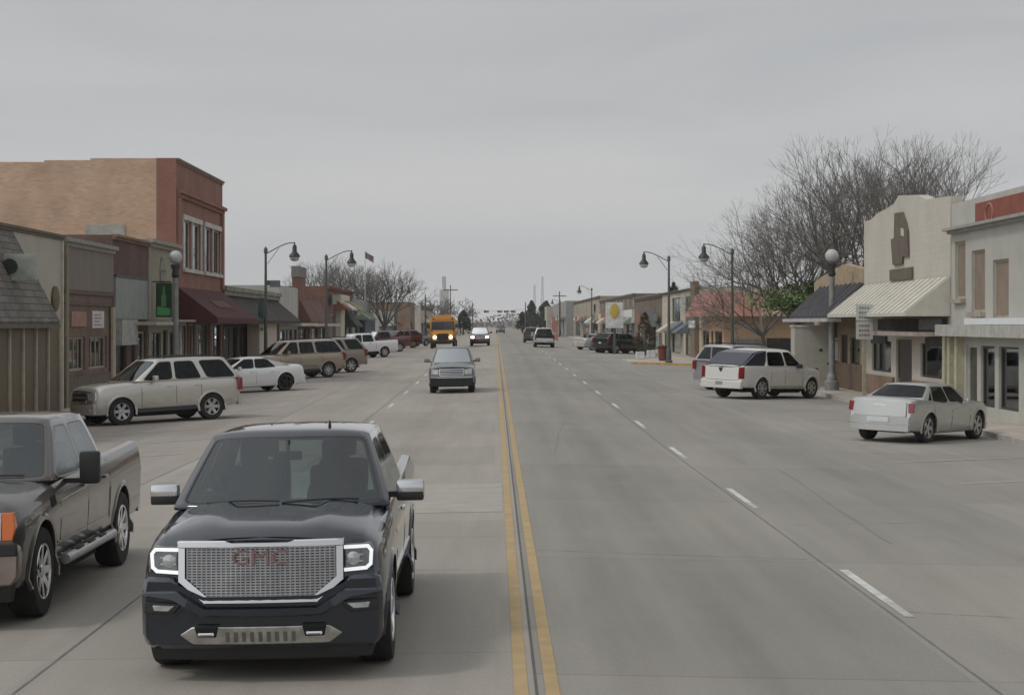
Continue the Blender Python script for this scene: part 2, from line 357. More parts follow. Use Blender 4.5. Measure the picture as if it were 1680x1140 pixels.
# ================================================================ vehicles: local -Y is forward, y=0 is the front bumper, later shifted
def herm(st, y):
    ys = [s[0] for s in st]
    if y <= ys[0]: return st[0][1:]
    if y >= ys[-1]: return st[-1][1:]
    i = max(k for k in range(len(ys) - 1) if ys[k] <= y)
    h = ys[i + 1] - ys[i]; t = (y - ys[i]) / h; out = []
    for c in range(1, len(st[0])):
        d = (st[i + 1][c] - st[i][c]) / h
        dp = (st[i][c] - st[i - 1][c]) / (ys[i] - ys[i - 1]) if i > 0 else d
        dn = (st[i + 2][c] - st[i + 1][c]) / (ys[i + 2] - ys[i + 1]) if i + 2 < len(ys) else d
        m0 = 0 if dp * d <= 0 else 2 * dp * d / (dp + d); m1 = 0 if dn * d <= 0 else 2 * dn * d / (dn + d)
        out.append(st[i][c] * (2 * t**3 - 3 * t**2 + 1) + h * m0 * (t**3 - 2 * t**2 + t) + st[i + 1][c] * (3 * t**2 - 2 * t**3) + h * m1 * (t**3 - t**2))
    return out
def half_ring(w, zb, zs, zt):
    H = zs - zb
    return [(0, zb), (.8 * w, zb), (.93 * w, zb + .03), (.965 * w, zb + .10), (.985 * w, zb + .35 * H), (w, zb + .62 * H), (.994 * w, zb + .74 * H),
            (.972 * w, zb + .90 * H), (.93 * w, zs), (.86 * w, zs + .35 * (zt - zs) + .008), (.5 * w, zs + .85 * (zt - zs) + .01), (0, zt + .01)]
class Car:
    def __init__(s, name, label, cat, st, L, paintm, c1=.13, tilt=.10, c2=.06, tilt2=.05, zt0=.6):
        s.root = thing(name, label, cat); s.st = st; s.L = L; s.p = paintm; s.c1, s.tilt, s.c2, s.tilt2, s.zt0 = c1, tilt, c2, tilt2, zt0
    def fdef(s, x, y, z):      # bends the flat ends of the body
        kf = max(0, 1 - y / .9); kr = max(0, 1 - (s.L - y) / .7)
        return y + kf * (s.c1 * x * x + s.tilt * max(0, z - s.zt0)) + (kf * .25 * max(0, .45 - z)) - kr * (s.c2 * x * x + s.tilt2 * max(0, z - s.zt0))
    def front(s, x, z): return s.fdef(x, 0, z)
    def rear(s, x, z): return s.fdef(x, s.L, z)
    def sx(s, y, z):           # half width of the body side at (y, z)
        w, zb, zs, zt = herm(s.st, y); r = half_ring(w, zb, zs, zt)
        for i in range(2, 9):
            if r[i][1] <= z <= r[i + 1][1]:
                return r[i][0] + (r[i + 1][0] - r[i][0]) * (z - r[i][1]) / max(1e-6, r[i + 1][1] - r[i][1])
        return w
    def body(s, axles, arch, arch_z, bed=None, name='body', step=.09, extra_cut=None, lip=True, lipmat=None, bedmat=None):
        bm = B(); n = int(s.L / step); ys = sorted(set([i * s.L / n for i in range(n + 1)] + [.03, .08, s.L - .04]))
        rings = []
        for y in ys:
            h = half_ring(*herm(s.st, y)); pts = h + [(-x, z) for x, z in h[-2:0:-1]]
            rings.append([bm.verts.new((x, s.fdef(x, y, z), z)) for x, z in pts])
        m = len(rings[0]); k = (m + 2) // 2
        for a, b in zip(rings, rings[1:]):
            for i in range(m): bm.faces.new((a[i], a[(i + 1) % m], b[(i + 1) % m], b[i]))
        for r in (rings[0], rings[-1]):
            for i in range(k - 1):
                f = [r[i], r[i + 1], r[(m - i - 1) % m], r[(m - i) % m]]; f2 = []
                for v in f:
                    if v not in f2: f2.append(v)
                bm.faces.new(f2)
        bmesh.ops.recalc_face_normals(bm, faces=bm.faces)
        me = bpy.data.meshes.new(name); bm.to_mesh(me); bm.free(); me.materials.append(s.p); me.materials.append(dark); me.materials.append(bedmat or dark)
        o = link(name, me); cut = []
        def cutter(b, mt):
            bmesh.ops.recalc_face_normals(b, faces=b.faces); cm = bpy.data.meshes.new('c'); b.to_mesh(cm); b.free(); cm.materials.append(mt); c = link('c', cm); cut.append(c)
            md = o.modifiers.new('b', 'BOOLEAN'); md.operation = 'DIFFERENCE'; md.object = c; md.solver = 'EXACT'; md.material_mode = 'TRANSFER'
        wmax = max(q[1] for q in s.st)
        for a in axles:
            for sg in (-1, 1):
                b = B(); pts = [(a + arch * math.cos(t), arch_z + arch * math.sin(t)) for t in [math.pi * i / 14 for i in range(15)]]
                pts = [(a + arch, -.2)] + pts + [(a - arch, -.2)]
                prism(b, pts, sg * wmax * .62, sg * wmax * 1.2, 'yz'); cutter(b, dark)
        if bed:
            b = B(); box(b, -bed[0], bed[0], bed[1], bed[2], bed[3], 3); cutter(b, bedmat or dark)
        for b in (extra_cut or []): cutter(b, dark)
        bpy.context.view_layer.update(); dg = bpy.context.evaluated_depsgraph_get()
        m2 = bpy.data.meshes.new_from_object(o.evaluated_get(dg)); m2.name = name
        for c in cut: bpy.data.objects.remove(c)
        o.modifiers.clear(); o.data = m2
        for p in m2.polygons: p.use_smooth = True
        m2.set_sharp_from_angle(angle=R(28)); o.parent = s.root; s.bo = o
        if lip:
            for a in axles:
                for sg in (-1, 1):
                    b = B(); pr = None; N = 18
                    for i in range(N + 1):
                        t = math.pi * (-.08 + 1.16 * i / N); cy, cz = math.cos(t), math.sin(t)
                        row = []
                        for rr, px in ((arch - .012, -.03), (arch - .012, .012), (arch + .03, .016), (arch + .055, -.004)):
                            yy, zz = a + rr * cy, arch_z + rr * cz
                            row.append(b.verts.new((sg * (s.sx(min(max(yy, 0), s.L), max(zz, .36)) + px), s.fdef(.9, yy, zz) if False else yy, zz)))
                        if pr:
                            for q in range(3): b.faces.new((pr[q], pr[q + 1], row[q + 1], row[q]))
                        pr = row
                    mk('wheel_arch_lip', b, lipmat or s.p, s.root, 40)
        return o
    def fascia(s, name, pts, end='f', proud=.012, thick=.05, m=black, parent=None, mirror=False, bev=.006, mi=None, ydeep=0):
        outs = []
        for sg in ((1, -1) if mirror else (1,)):
            bm = B(); prism(bm, [(sg * x, z) for x, z in pts], 0, thick)
            if bev: bmesh.ops.bevel(bm, geom=bm.edges[:], offset=bev, segments=1, affect='EDGES')
            xs = [v.co.x for v in bm.verts]; x = math.ceil(min(xs) / .1) * .1
            while x < max(xs):
                bmesh.ops.bisect_plane(bm, geom=bm.verts[:] + bm.edges[:] + bm.faces[:], plane_co=(x, 0, 0), plane_no=(1, 0, 0)); x += .1
            for v in bm.verts:
                d = v.co.y - proud
                v.co.y = (s.front(v.co.x, v.co.z) + ydeep + d) if end == 'f' else (s.rear(v.co.x, v.co.z) - ydeep - d)
            outs.append(mk(name, bm, m, parent or s.root, 35))
        return outs if mirror else outs[0]
    def stroke(s, bm, pts, wd, proud, thick, end='f', z_in=True):   # ribbon along a polyline on the front
        for (x0, z0), (x1, z1) in zip(pts, pts[1:]):
            d = Vector((x1 - x0, z1 - z0)); l = d.length; d /= l; n = Vector((-d.y, d.x)) * wd / 2; k = max(1, int(l / .12)); e = d * wd * .3
            for i in range(k):
                a = Vector((x0, z0)) + d * l * i / k - (e if i == 0 else d * 0); b = Vector((x0, z0)) + d * l * (i + 1) / k + (e if i == k - 1 else d * 0)
                ps = [a + n, b + n, b - n, a - n]; f = s.front if end == 'f' else s.rear; q = 1 if end == 'f' else -1
                A = [bm.verts.new((p.x, f(p.x, p.y) - q * proud, p.y)) for p in ps]; D = [bm.verts.new((p.x, f(p.x, p.y) - q * (proud - thick), p.y)) for p in ps]
                bm.faces.new(A); bm.faces.new(D[::-1])
                for j in range(4): bm.faces.new((A[j], A[(j + 1) % 4], D[(j + 1) % 4], D[j]))
    def side_strip(s, name, pts, wd, m, proud=.004, parent=None, sides=(-1, 1), thick=.012):
        for sg in sides:
            bm = B()
            for (y0, z0), (y1, z1) in zip(pts, pts[1:]):
                d = Vector((y1 - y0, z1 - z0)); l = d.length; d /= l; n = Vector((-d.y, d.x)) * wd / 2; k = max(1, int(l / .15))
                for i in range(k):
                    a = Vector((y0, z0)) + d * l * i / k; b = Vector((y0, z0)) + d * l * (i + 1) / k
                    ps = [a + n, b + n, b - n, a - n]
                    A = [bm.verts.new((sg * (s.sx(p.x, p.y) + proud), s.fdef(.95, p.x, p.y) if False else p.x, p.y)) for p in ps]
                    D = [bm.verts.new((sg * (s.sx(p.x, p.y) + proud - thick), p.x, p.y)) for p in ps]
                    bm.faces.new(A); bm.faces.new(D[::-1])
                    for j in range(4): bm.faces.new((A[j], A[(j + 1) % 4], D[(j + 1) % 4], D[j]))
            mk(name, bm, m, parent or s.root)
    def cabin(s, ycw, ywt, yrt, yrb, zb, zr, wb, wr, cells, gl=None, gside=None, zc=None, bulge=.14, rbulge=.06, rear_open=True, wsm=.07, crown=.05, ycw_side=None, headliner=True, rw=None, pm=None, seal=.013, rz0=None):
        gl = gl or g_clear; gside = gside or gl; ze = zr - crown; pm = pm or s.p
        zc = zb if zc is None else zc; rz0 = zb if rz0 is None else rz0
        def hw(z): t = min(1, max(0, (z - zb) / (ze - zb))); return wb + (wr - wb) * t ** 1.15
        def ztop(u, h): return ze + crown * h * max(0, 1 - abs(u) ** 3.2) ** .7
        def Pw(u, t):
            z = zc + (ztop(u, .55) - zc) * t; x = u * hw(zb + (ze - zb) * t)
            return Vector((x, ycw + (ywt - ycw) * t - bulge * (1 - u * u) * (1 - .35 * t) , z))
        def Pr(u, t):
            z = rz0 + (ztop(u, .6) - rz0) * t; x = u * hw(zb + (ze - zb) * t)
            return Vector((x, yrb + (yrt - yrb) * t + rbulge * (1 - u * u), z))
        bm = B(); gw = B()
        def panel(bmf, bmg, P, outer, inner, r=.16, n=7, fan=3):
            def side(pts, k, n):
                a, b = pts[k], pts[(k + 1) % 4]; return [(a[0] + (b[0] - a[0]) * i / n, a[1] + (b[1] - a[1]) * i / n) for i in range(n)]
            O = [q for k in range(4) for q in side(outer, k, n)]; I = [q for k in range(4) for q in side(inner, k, n)]
            cx = sum(p[0] for p in inner) / 4; cy = sum(p[1] for p in inner) / 4
            for k in range(4):                          # round the corners
                i = k * n; c = inner[k]; a = I[(i - 1) % (4 * n)]; b = I[(i + 1) % (4 * n)]
                I[i] = (c[0] * .5 + a[0] * .25 + b[0] * .25, c[1] * .5 + a[1] * .25 + b[1] * .25)
            def sc_(q, f): return (cx + (q[0] - cx) * f, cy + (q[1] - cy) * f)
            N = 4 * n
            vo = [bmf.verts.new(P(*q)) for q in O]; vi = [bmf.verts.new(P(*q)) for q in I]
            for i in range(N): bmf.faces.new((vo[i], vo[(i + 1) % N], vi[(i + 1) % N], vi[i])).material_index = 0
            dx = max(abs(q[0] - cx) for q in I); sf = 1 - seal * 3.2
            vs = [bmf.verts.new(P(*sc_(q, sf))) for q in I]; vj = [bmf.verts.new(P(*q)) for q in I]
            for i in range(N): bmf.faces.new((vj[i], vj[(i + 1) % N], vs[(i + 1) % N], vs[i])).material_index = 1
            prev = [bmg.verts.new(P(*sc_(q, sf))) for q in I]
            for f in range(1, fan):
                cur = [bmg.verts.new(P(*sc_(q, sf * (1 - f / fan)))) for q in I]
                for i in range(N): bmg.faces.new((prev[i], prev[(i + 1) % N], cur[(i + 1) % N], cur[i]))
                prev = cur
            c = bmg.verts.new(P(cx, cy))
            for i in range(N): bmg.faces.new((prev[i], prev[(i + 1) % N], c))
        m_ = wsm
        panel(bm, gw, Pw, [(-1, 0), (1, 0), (1, 1), (-1, 1)], [(-1 + m_, .05), (1 - m_, .05), (1 - m_, .93), (-1 + m_, .93)], n=18)
        o_w = mk('windshield', gw, gl, s.root, 60)
        gr = B(); rr = rw or (.11, .12, .88)
        panel(bm, gr, Pr, [(-1, 0), (1, 0), (1, 1), (-1, 1)], [(-1 + rr[0], rr[1]), (1 - rr[0], rr[1]), (1 - rr[0], rr[2]), (-1 + rr[0], rr[2])], n=18)
        mk('rear_window', gr, gside, s.root, 60)
        # roof
        NU, NV = 18, 8
        def Pf(u, v):
            h = .55 + .45 * math.sin(math.pi * min(1, v * 1.1)) ** .6 if v < .5 else .6 + .4 * math.sin(math.pi * v) ** .6
            a = Pw(u, 1).y; b = Pr(u, 1).y; return Vector((u * hw(ze), a + (b - a) * v, ztop(u, .55 if v == 0 else (.6 if v == 1 else h))))
        g = [[bm.verts.new(Pf(-1 + 2 * i / NU, j / NV)) for i in range(NU + 1)] for j in range(NV + 1)]
        for j in range(NV):
            for i in range(NU): bm.faces.new((g[j][i], g[j][i + 1], g[j + 1][i + 1], g[j + 1][i]))
        # sides
        for k, (outer, inner) in enumerate(cells):
            for sg in (-1, 1):
                gs = B()
                def P(y, z, sg=sg): return Vector((sg * hw(z), y, z))
                if inner: panel(bm, gs, P, outer, inner, fan=1 + 1); mk('side_window', gs, gside, s.root, 60)
                else: quad(bm, [P(*q) for q in outer]); gs.free()
        bmesh.ops.remove_doubles(bm, verts=bm.verts, dist=.0015)
        o = mk('cabin', bm, [pm, black], s.root, 38)
        md = o.modifiers.new('thickness', 'SOLIDIFY'); md.thickness = .028; md.offset = -1; md.use_rim = True
        s.hw = hw; s.Pw = Pw
        b = B(); box(b, -wb + .06, wb - .06, ycw + .02, yrb - .05, zb - .25, zb + .035); mk('interior', b, inner_mat, s.root)
        return o
    def seats(s, rows, zb, x=.38, steer=None, hr=.27):
        for y in rows:
            for sg in (-1, 1):
                b = B(); box(b, sg * x - .24, sg * x + .24, y, y + .16, zb - .2, zb + .28, bev=.06); box(b, sg * x - .13, sg * x + .13, y + .03, y + .13, zb + .3, zb + .3 + hr * .8, bev=.05)
                mk('seat', b, seat_mat, s.root, 50)
        if steer:
            b = B(); y, z = steer; c = Vector((.38, y, z)); N = 20
            pts = [c + Vector((.19 * math.cos(2 * math.pi * i / N), .07 * math.sin(2 * math.pi * i / N), .18 * math.sin(2 * math.pi * i / N))) for i in range(N + 1)]
            path(b, pts, .017, 6); tube(b, c, c + Vector((0, -.25, -.12)), .03); mk('steering_wheel', b, black, s.root, 60)
    def wheels(s, axles, r, half, tw=.27, rr=.6, spokes=6, rim=satin, dish=.05, hubcap=False):
        b = B(); t = tw / 2
        lathe(b, [(r * rr, -t * .9), (r * .82, -t), (r * .95, -t * .97), (r * .992, -t * .78), (r, -t * .3), (r, t * .3), (r * .992, t * .78), (r * .95, t * .97), (r * .82, t), (r * rr, t * .9), (r * rr * .96, t * .5), (r * rr * .96, -t * .5), (r * rr, -t * .9)], 40, 'x')
        me = bpy.data.meshes.new('wheel'); bmesh.ops.recalc_face_normals(b, faces=b.faces); b.to_mesh(me); b.free(); me.materials.append(rubber)
        for p in me.polygons: p.use_smooth = True
        me.set_sharp_from_angle(angle=R(40))
        R0 = r * rr; b = B()
        lathe(b, [(R0 * 1.02, t * .93), (R0 * 1.0, t * .99), (R0 * .93, t * .95), (R0 * .9, t * .55), (R0 * .9, -t * .6)], 40, 'x')
        lathe(b, [(R0 * .9, -t * .1), (0.001, -t * .1)], 40, 'x', mi=1)
        if hubcap:
            lathe(b, [(R0 * .93, t * .93), (R0 * .6, t * 1.0), (R0 * .25, t * .85), (.001, t * .95)], 40, 'x')
        else:
            lathe(b, [(R0 * .26, t * .3), (R0 * .26, t * .78), (R0 * .2, t * .86), (.001, t * .87)], 20, 'x')
            for i in range(spokes):
                a = 2 * math.pi * i / spokes
                for off, wd in ((0, 1.0),):
                    c, sn = math.cos(a), math.sin(a)
                    def pt(rad, tan, xx): return (xx, rad * c - tan * sn, rad * sn + tan * c)
                    w0, w1 = R0 * .17, R0 * (.2 if spokes <= 6 else .11)
                    A = [pt(R0 * .2, -w0, t * .8), pt(R0 * .2, w0, t * .8), pt(R0 * .93, w1, t * .93), pt(R0 * .93, -w1, t * .93)]
                    D = [pt(R0 * .2, -w0, t * .4), pt(R0 * .2, w0, t * .4), pt(R0 * .93, w1, t * .5), pt(R0 * .93, -w1, t * .5)]
                    va = [b.verts.new(p) for p in A]; vd = [b.verts.new(p) for p in D]; b.faces.new(va)
                    for j in range(4): b.faces.new((va[j], va[(j + 1) % 4], vd[(j + 1) % 4], vd[j]))
        m2 = bpy.data.meshes.new('rim'); bmesh.ops.recalc_face_normals(b, faces=b.faces); b.to_mesh(m2); b.free(); m2.materials.append(rim); m2.materials.append(dark)
        for p in m2.polygons: p.use_smooth = True
        m2.set_sharp_from_angle(angle=R(30))
        for y in axles:
            for sg in (-1, 1):
                o = link('wheel', me, s.root); o.location = (sg * (half - t), y, r)
                if sg < 0: o.rotation_euler = (0, 0, math.pi)
                link('rim', m2, o)
        b = B()
        for y in axles: tube(b, (-half + .1, y, r), (half - .1, y, r), .07)
        box(b, -.78, .78, axles[0] + .55, axles[1] - .55, .22, .42); box(b, -.55, .55, axles[0] - .5, axles[1] + .7, .25, .40); mk('chassis', b, dark, s.root)  # first box widened to fill the underside and deepen the shadow beneath
    def mirrors(s, y, z, x0, w=.24, h=.17, cap=None, back=black, stem=.06, d=.13, tall=False):
        for sg in (-1, 1):
            b = B(); xa, xb = sorted((sg * (x0 + stem), sg * (x0 + stem + w))); box(b, xa, xb, y, y + d, z - h / 2, z + h / 2, bev=.035)
            xa, xb = sorted((sg * (x0 - .04), sg * (x0 + stem + .03))); box(b, xa, xb, y + .02, y + .08, z - h / 2 + .01, z - h / 2 + .06, mi=1)
            if cap is chrome: xa, xb = sorted((sg * (x0 + stem + .005), sg * (x0 + stem + w - .005))); box(b, xa, xb, y - .008, y + d - .01, z - h / 2 - .022, z - h * .12, mi=1, bev=.02)
            mk('mirror', b, [cap or s.p, back], s.root, 50)
    def shift(s):
        for ch in s.root.children:
            ch.location.y -= s.L / 2
        return s.root
    def done(s, X, Y, rz, z=None):
        s.shift(); s.root.location = (X, Y, gz(X, Y) + .002 if z is None else z); s.root.rotation_euler = (0, 0, rz)
        return s.root
def on_slope(root, axles_local_half, X, Y, rz):   # tip and lean the vehicle with the road under its wheels
    f = Vector((math.sin(rz), -math.cos(rz))); r_ = Vector((math.cos(rz), math.sin(rz)))
    a = axles_local_half; P = Vector((X, Y)); z = lambda p: gz(p.x, p.y)
    zf, zr = z(P + f * a), z(P - f * a); zl, zh = z(P - r_ * .8), z(P + r_ * .8)
    root.location = (X, Y, (zf + zr) / 2 + .002)
    root.rotation_mode = 'ZYX' if False else 'XYZ'
    pitch = math.atan2(zf - zr, 2 * a); roll = math.atan2(zl - zh, 1.6)
    root.rotation_euler = (Matrix.Rotation(rz, 3, 'Z') @ Matrix.Rotation(-pitch, 3, 'X') @ Matrix.Rotation(roll, 3, 'Y')).to_euler()

# ---------------------------------------------------------------- generic types
def cells_from(ycw, ywt, yrt, yrb, zb, zt, pillars, drop=.03, top=.07, bot=.03, pw=.035, lastback=None, solid_last=False):
    """side cabin split by (nearly) vertical pillars; returns outer and inner quads in (y, z)"""
    def front(z): return ycw + (ywt - ycw) * (z - zb) / (zt - zb)
    def rearl(z): return yrb + (yrt - yrb) * (z - zb) / (zt - zb)
    out = []; n = len(pillars) + 1
    pws = [(p[2] if len(p) > 2 else pw) for p in pillars]; pillars = [p[:2] for p in pillars]
    for k in range(n):
        a0, a1 = (front(zb), front(zt)) if k == 0 else pillars[k - 1]
        b0, b1 = (rearl(zb), rearl(zt)) if k == n - 1 else pillars[k]
        outer = [(a0, zb), (b0, zb), (b1, zt), (a1, zt)]
        def L_(p, q, z): return p + (q - p) * (z - zb) / (zt - zb)
        z0, z1 = zb + bot, zt - top
        fo = .20 if k == 0 else pws[k - 1]; fo1 = .10 if k == 0 else pws[k - 1]; bo = (.14 if k == n - 1 else pws[k])
        inner = [(L_(a0, a1, z0) + fo, z0), (L_(b0, b1, z0) - bo, z0), (L_(b0, b1, z1) - (bo if k < n - 1 else bo * .8), z1), (L_(a0, a1, z1) + fo1, z1)]
        if inner[1][0] - inner[0][0] < .12 or (solid_last and k == n - 1): inner = None
        out.append((outer, inner))
    return out

def common_front(V, hl, grille, bump, grmat=black, bars=3, plate=False, fog=None, hlmat=clear_lens, hl_emit=None, grframe=chrome):
    for o in V.fascia('headlight', hl, proud=.014, thick=.06, m=hl_emit or hlmat, mirror=True): pass
    g = V.fascia('grille', grille, proud=.008, thick=.05, m=grmat)
    xs = [p[0] for p in grille]; zs = [p[1] for p in grille]; x0, x1, z0, z1 = min(xs), max(xs), min(zs), max(zs)
    if bars:
        b = B()
        for i in range(bars): z = z0 + (z1 - z0) * (i + 1) / (bars + 1); V.stroke(b, [(x0 + .04, z), (x1 - .04, z)], .022, .018, .02)
        mk('grille_bar', b, grframe, g)
    b = B(); pl = grille + [grille[0]]; V.stroke(b, pl, .03, .022, .03); mk('grille_frame', b, grframe, g)
    if bump: V.fascia('bumper', bump[0], proud=.03, thick=.12, m=bump[1])
    if fog: V.fascia('fog_light', fog, proud=.036, thick=.03, m=hlmat, mirror=True)
def hdl(V, ys, z, m=None):
    for y in ys:
        for sg in (-1, 1):
            b = B(); x = V.sx(y, z) * sg; xa, xb = sorted((x + .002 * sg, x + .035 * sg)); box(b, xa, xb, y - .1, y + .1, z - .016, z + .016, bev=.006); mk('door_handle', b, m or V.p, V.root)

def pickup_far(label, pm, name='pickup_truck', group=None, rimm=satin, tail=True, crew=True, lit=False, L=5.6, gl=None):
    st = [(0, .88, .42, 1.0, 1.06), (.15, .95, .36, 1.04, 1.10), (.6, .98, .36, 1.08, 1.16), (1.3, .985, .40, 1.13, 1.2), (1.6, .985, .42, 1.17, 1.22), (L, .97, .46, 1.28, 1.28)]
    V = Car(name, label, 'pickup truck', st, L, pm, tilt=.12)
    ax = (.95, L - 1.25); V.body(ax, .46, .40, bed=(.8, L - 1.95, L - .07, .75), step=.15, bedmat=black)
    rb = L - 2.0; p = [(2.62, 2.7)] if crew else []
    V.cabin(1.5, 2.2, rb - .18, rb, 1.18, 1.86, .93, .70, cells_from(1.5, 2.2, rb - .18, rb, 1.18, 1.81, p), gl or g_clear, gl or g_tint)
    V.seats((2.5,), 1.2); V.wheels(ax, .40, .96, rr=.62, rim=rimm)
    el = pbr('lit_lamp', (.9, .9, .85), .3, var=0, emit=((1, .93, .82), 9)) if lit else None
    common_front(V, [(.55, .95), (.86, .98), (.87, .78), (.56, .76)], [(-.52, .97), (.52, .97), (.5, .72), (-.5, .72)], ([(-.9, .66), (.9, .66), (.88, .42), (-.88, .42)], chrome if not lit else pm), hl_emit=el)
    V.fascia('bumper', [(-.92, .68), (.92, .68), (.9, .5), (-.9, .5)], 'r', .05, .12, satin)
    V.fascia('taillight', [(.80, 1.18), (.94, 1.2), (.94, .82), (.80, .8)], 'r', .012, .04, red_lens, mirror=True)
    V.fascia('license_plate', [(-.15, .64), (.15, .64), (.15, .53), (-.15, .53)], 'r', .06, .02, white_plate)
    V.mirrors(1.85, 1.3, .93)
    hdl(V, (2.5, 3.3) if crew else (2.7,), 1.08, black); V.side_strip('door_seam', [(1.62, .5), (1.6, 1.15)], .012, dark); V.side_strip('door_seam', [(2.66, .5), (2.66, 1.16)], .012, dark)
    V.side_strip('cab_gap', [(rb + .03, .48), (rb + .03, 1.2)], .022, dark)
    return V

def suv(label, pm, name='parked_suv', L=5.0, tall=1.92, pill=None, bars=1, rear_g=g_tint, group=None, barn=False, gside=g_tint, lowm=None, rimm=satin, rack=True, spokes=6, w=1.0, clad=None, zb=1.22):
    st = [(0, .82 * w, .36, .98, 1.03), (.06, .89 * w, .31, 1.03, 1.09), (.16, .945 * w, .30, 1.07, 1.14), (.5, .985 * w, .30, 1.12, 1.20), (1.2, 1.0 * w, .34, zb - .05, zb + .01), (1.5, 1.0 * w, .36, zb, zb + .03), (L - .4, .995 * w, .40, zb + .04, zb + .05), (L - .1, .96 * w, .44, zb + .03, zb + .05), (L, .92 * w, .46, zb - .03, zb + .02)]
    V = Car(name, label, 'suv', st, L, pm, tilt=.16, tilt2=.03, c1=.2, c2=.1)
    ax = (.98, L - 1.07); V.body(ax, .44, .40, step=.13)
    y0, y1, y2, y3 = 1.42, 2.28, L - .52, L - .06
    pill = pill or [(2.70, 2.74, .045), (L - 1.28, L - 1.52, .09)]
    V.cabin(y0, y1, y2, y3, zb + .02, tall, .95 * w, .74 * w, cells_from(y0, y1, y2, y3, zb + .02, tall - .05, pill, top=.06), g_clear, gside, rw=(.12, .08, .86), rbulge=.06, crown=.085, bulge=.2)
    V.seats((2.55, 3.45), zb + .05); V.wheels(ax, .40, .97 * w, rr=.62, rim=rimm, spokes=spokes)
    common_front(V, [(.55, .97), (.87, .99), (.88, .76), (.58, .74)], [(-.53, .98), (.53, .98), (.5, .70), (-.5, .70)], ([(-.88, .64), (.88, .64), (.85, .34), (-.85, .34)], pm), bars=bars, fog=[(.6, .50), (.74, .50), (.74, .43), (.6, .43)])
    b = B(); 
    for sg in (-1, 1): path(b, [(sg * .66 * w, 2.5, tall - .01), (sg * .66 * w, 2.6, tall + .035), (sg * .66 * w, L - .8, tall + .035), (sg * .66 * w, L - .65, tall - .01)], .018)
    if rack: mk('roof_rack', b, black, V.root, 60)
    else: b.free()
    V.fascia('bumper', [(-.95 * w, .72), (.95 * w, .72), (.92 * w, .42), (-.92 * w, .42)], 'r', .05, .12, pm)
    V.fascia('license_plate', [(-.15, .92), (.15, .92), (.15, .80), (-.15, .80)], 'r', .012, .02, white_plate)
    for sg in (-1, 1):
        b = B(); xa, xb = sorted((sg * .84 * w, sg * 1.0 * w)); box(b, xa, xb, L - .17, L - .02, .86, 1.24, bev=.03); mk('taillight', b, red_lens, V.root, 50)
    V.mirrors(1.95, 1.34, .95 * w, w=.2, h=.16)
    hdl(V, (2.55, L - 1.55), 1.08); 
    for yy in (1.62, 2.75, L - 1.42): V.side_strip('door_seam', [(yy, .45), (yy, zb - .01)], .013, dark)
    V.side_strip('rocker_panel', [(1.5, .40), (L - 1.6, .42)], .12, black, thick=.03)
    if clad: V.side_strip('body_cladding', [(1.52, .60), (L - 1.75, .60)], .14, clad, proud=.012, thick=.03)
    return V
def sedan(label, pm, name='parked_sedan', L=5.0, tall=1.47, deck=1.06, rimm=satin, gl=g_tint, boxy=False, spokes=5, r=.36, hood=.92, wide=.94, gside=None):
    st = [(0, .80 * wide, .30, hood - .16, hood - .12), (.12, .90 * wide, .24, hood - .10, hood - .05), (.6, .98 * wide, .22, hood - .02, hood + .03), (1.35, 1.0 * wide, .22, .95, .99), (2.6, 1.0 * wide, .22, .97, 1.0), (L - 1.0, 1.0 * wide, .24, deck - .04, deck - .0), (L - .35, .97 * wide, .28, deck - .02, deck + .03), (L - .08, .93 * wide, .31, deck - .04, deck + .02), (L, .86 * wide, .34, deck - .11, deck - .06)]
    V = Car(name, label, 'car', st, L, pm, tilt=.22, c1=.24, c2=.12, tilt2=.14)
    ax = (.95, L - 1.02); V.body(ax, r + .055, r, step=.12)
    y0, y1, y2, y3 = (1.35, 2.1, L - 1.62, L - .92) if boxy else (1.3, 2.25, L - 1.95, L - .62)
    zb = .97; pill = [(2.62, 2.70, .03), (L - 1.38, L - 1.62, .035)] if boxy else [(2.65, 2.75)]
    V.cabin(y0, y1, y2, y3, zb, tall, .86 * wide, .64 * wide, cells_from(y0, y1, y2, y3, zb, tall - .045, pill if boxy else [(2.65, 2.72, .02), (L - 1.32, L - 1.80, .03)], top=.05, bot=.03, solid_last=not boxy), gl, gside or gl, rw=(.10, .10, .92), rz0=deck - .01, crown=.085, bulge=.2, rbulge=.16)
    V.seats((2.45, 3.3), zb - .06, x=.35, hr=.2); V.wheels(ax, r, .935 * wide + .01, tw=.24, rr=.68, spokes=spokes, rim=rimm)
    common_front(V, [(.50, hood - .16), (.80 * wide, hood - .14), (.82 * wide, hood - .30), (.52, hood - .30)], [(-.42, hood - .17), (.42, hood - .17), (.36, hood - .40), (-.36, hood - .40)], ([(-.80, .42), (.80, .42), (.78, .24), (-.78, .24)], pm))
    V.fascia('bumper', [(-.86 * wide, .66), (.86 * wide, .66), (.84 * wide, .30), (-.84 * wide, .30)], 'r', .045, .12, pm)
    V.mirrors(1.85, 1.03, .86 * wide, w=.17, h=.13, d=.1)
    hdl(V, (2.5, 3.45), .86)
    for yy in (1.55, 2.68, 3.72): V.side_strip('door_seam', [(yy, .30), (yy, .95)], .011, dark)
    return V
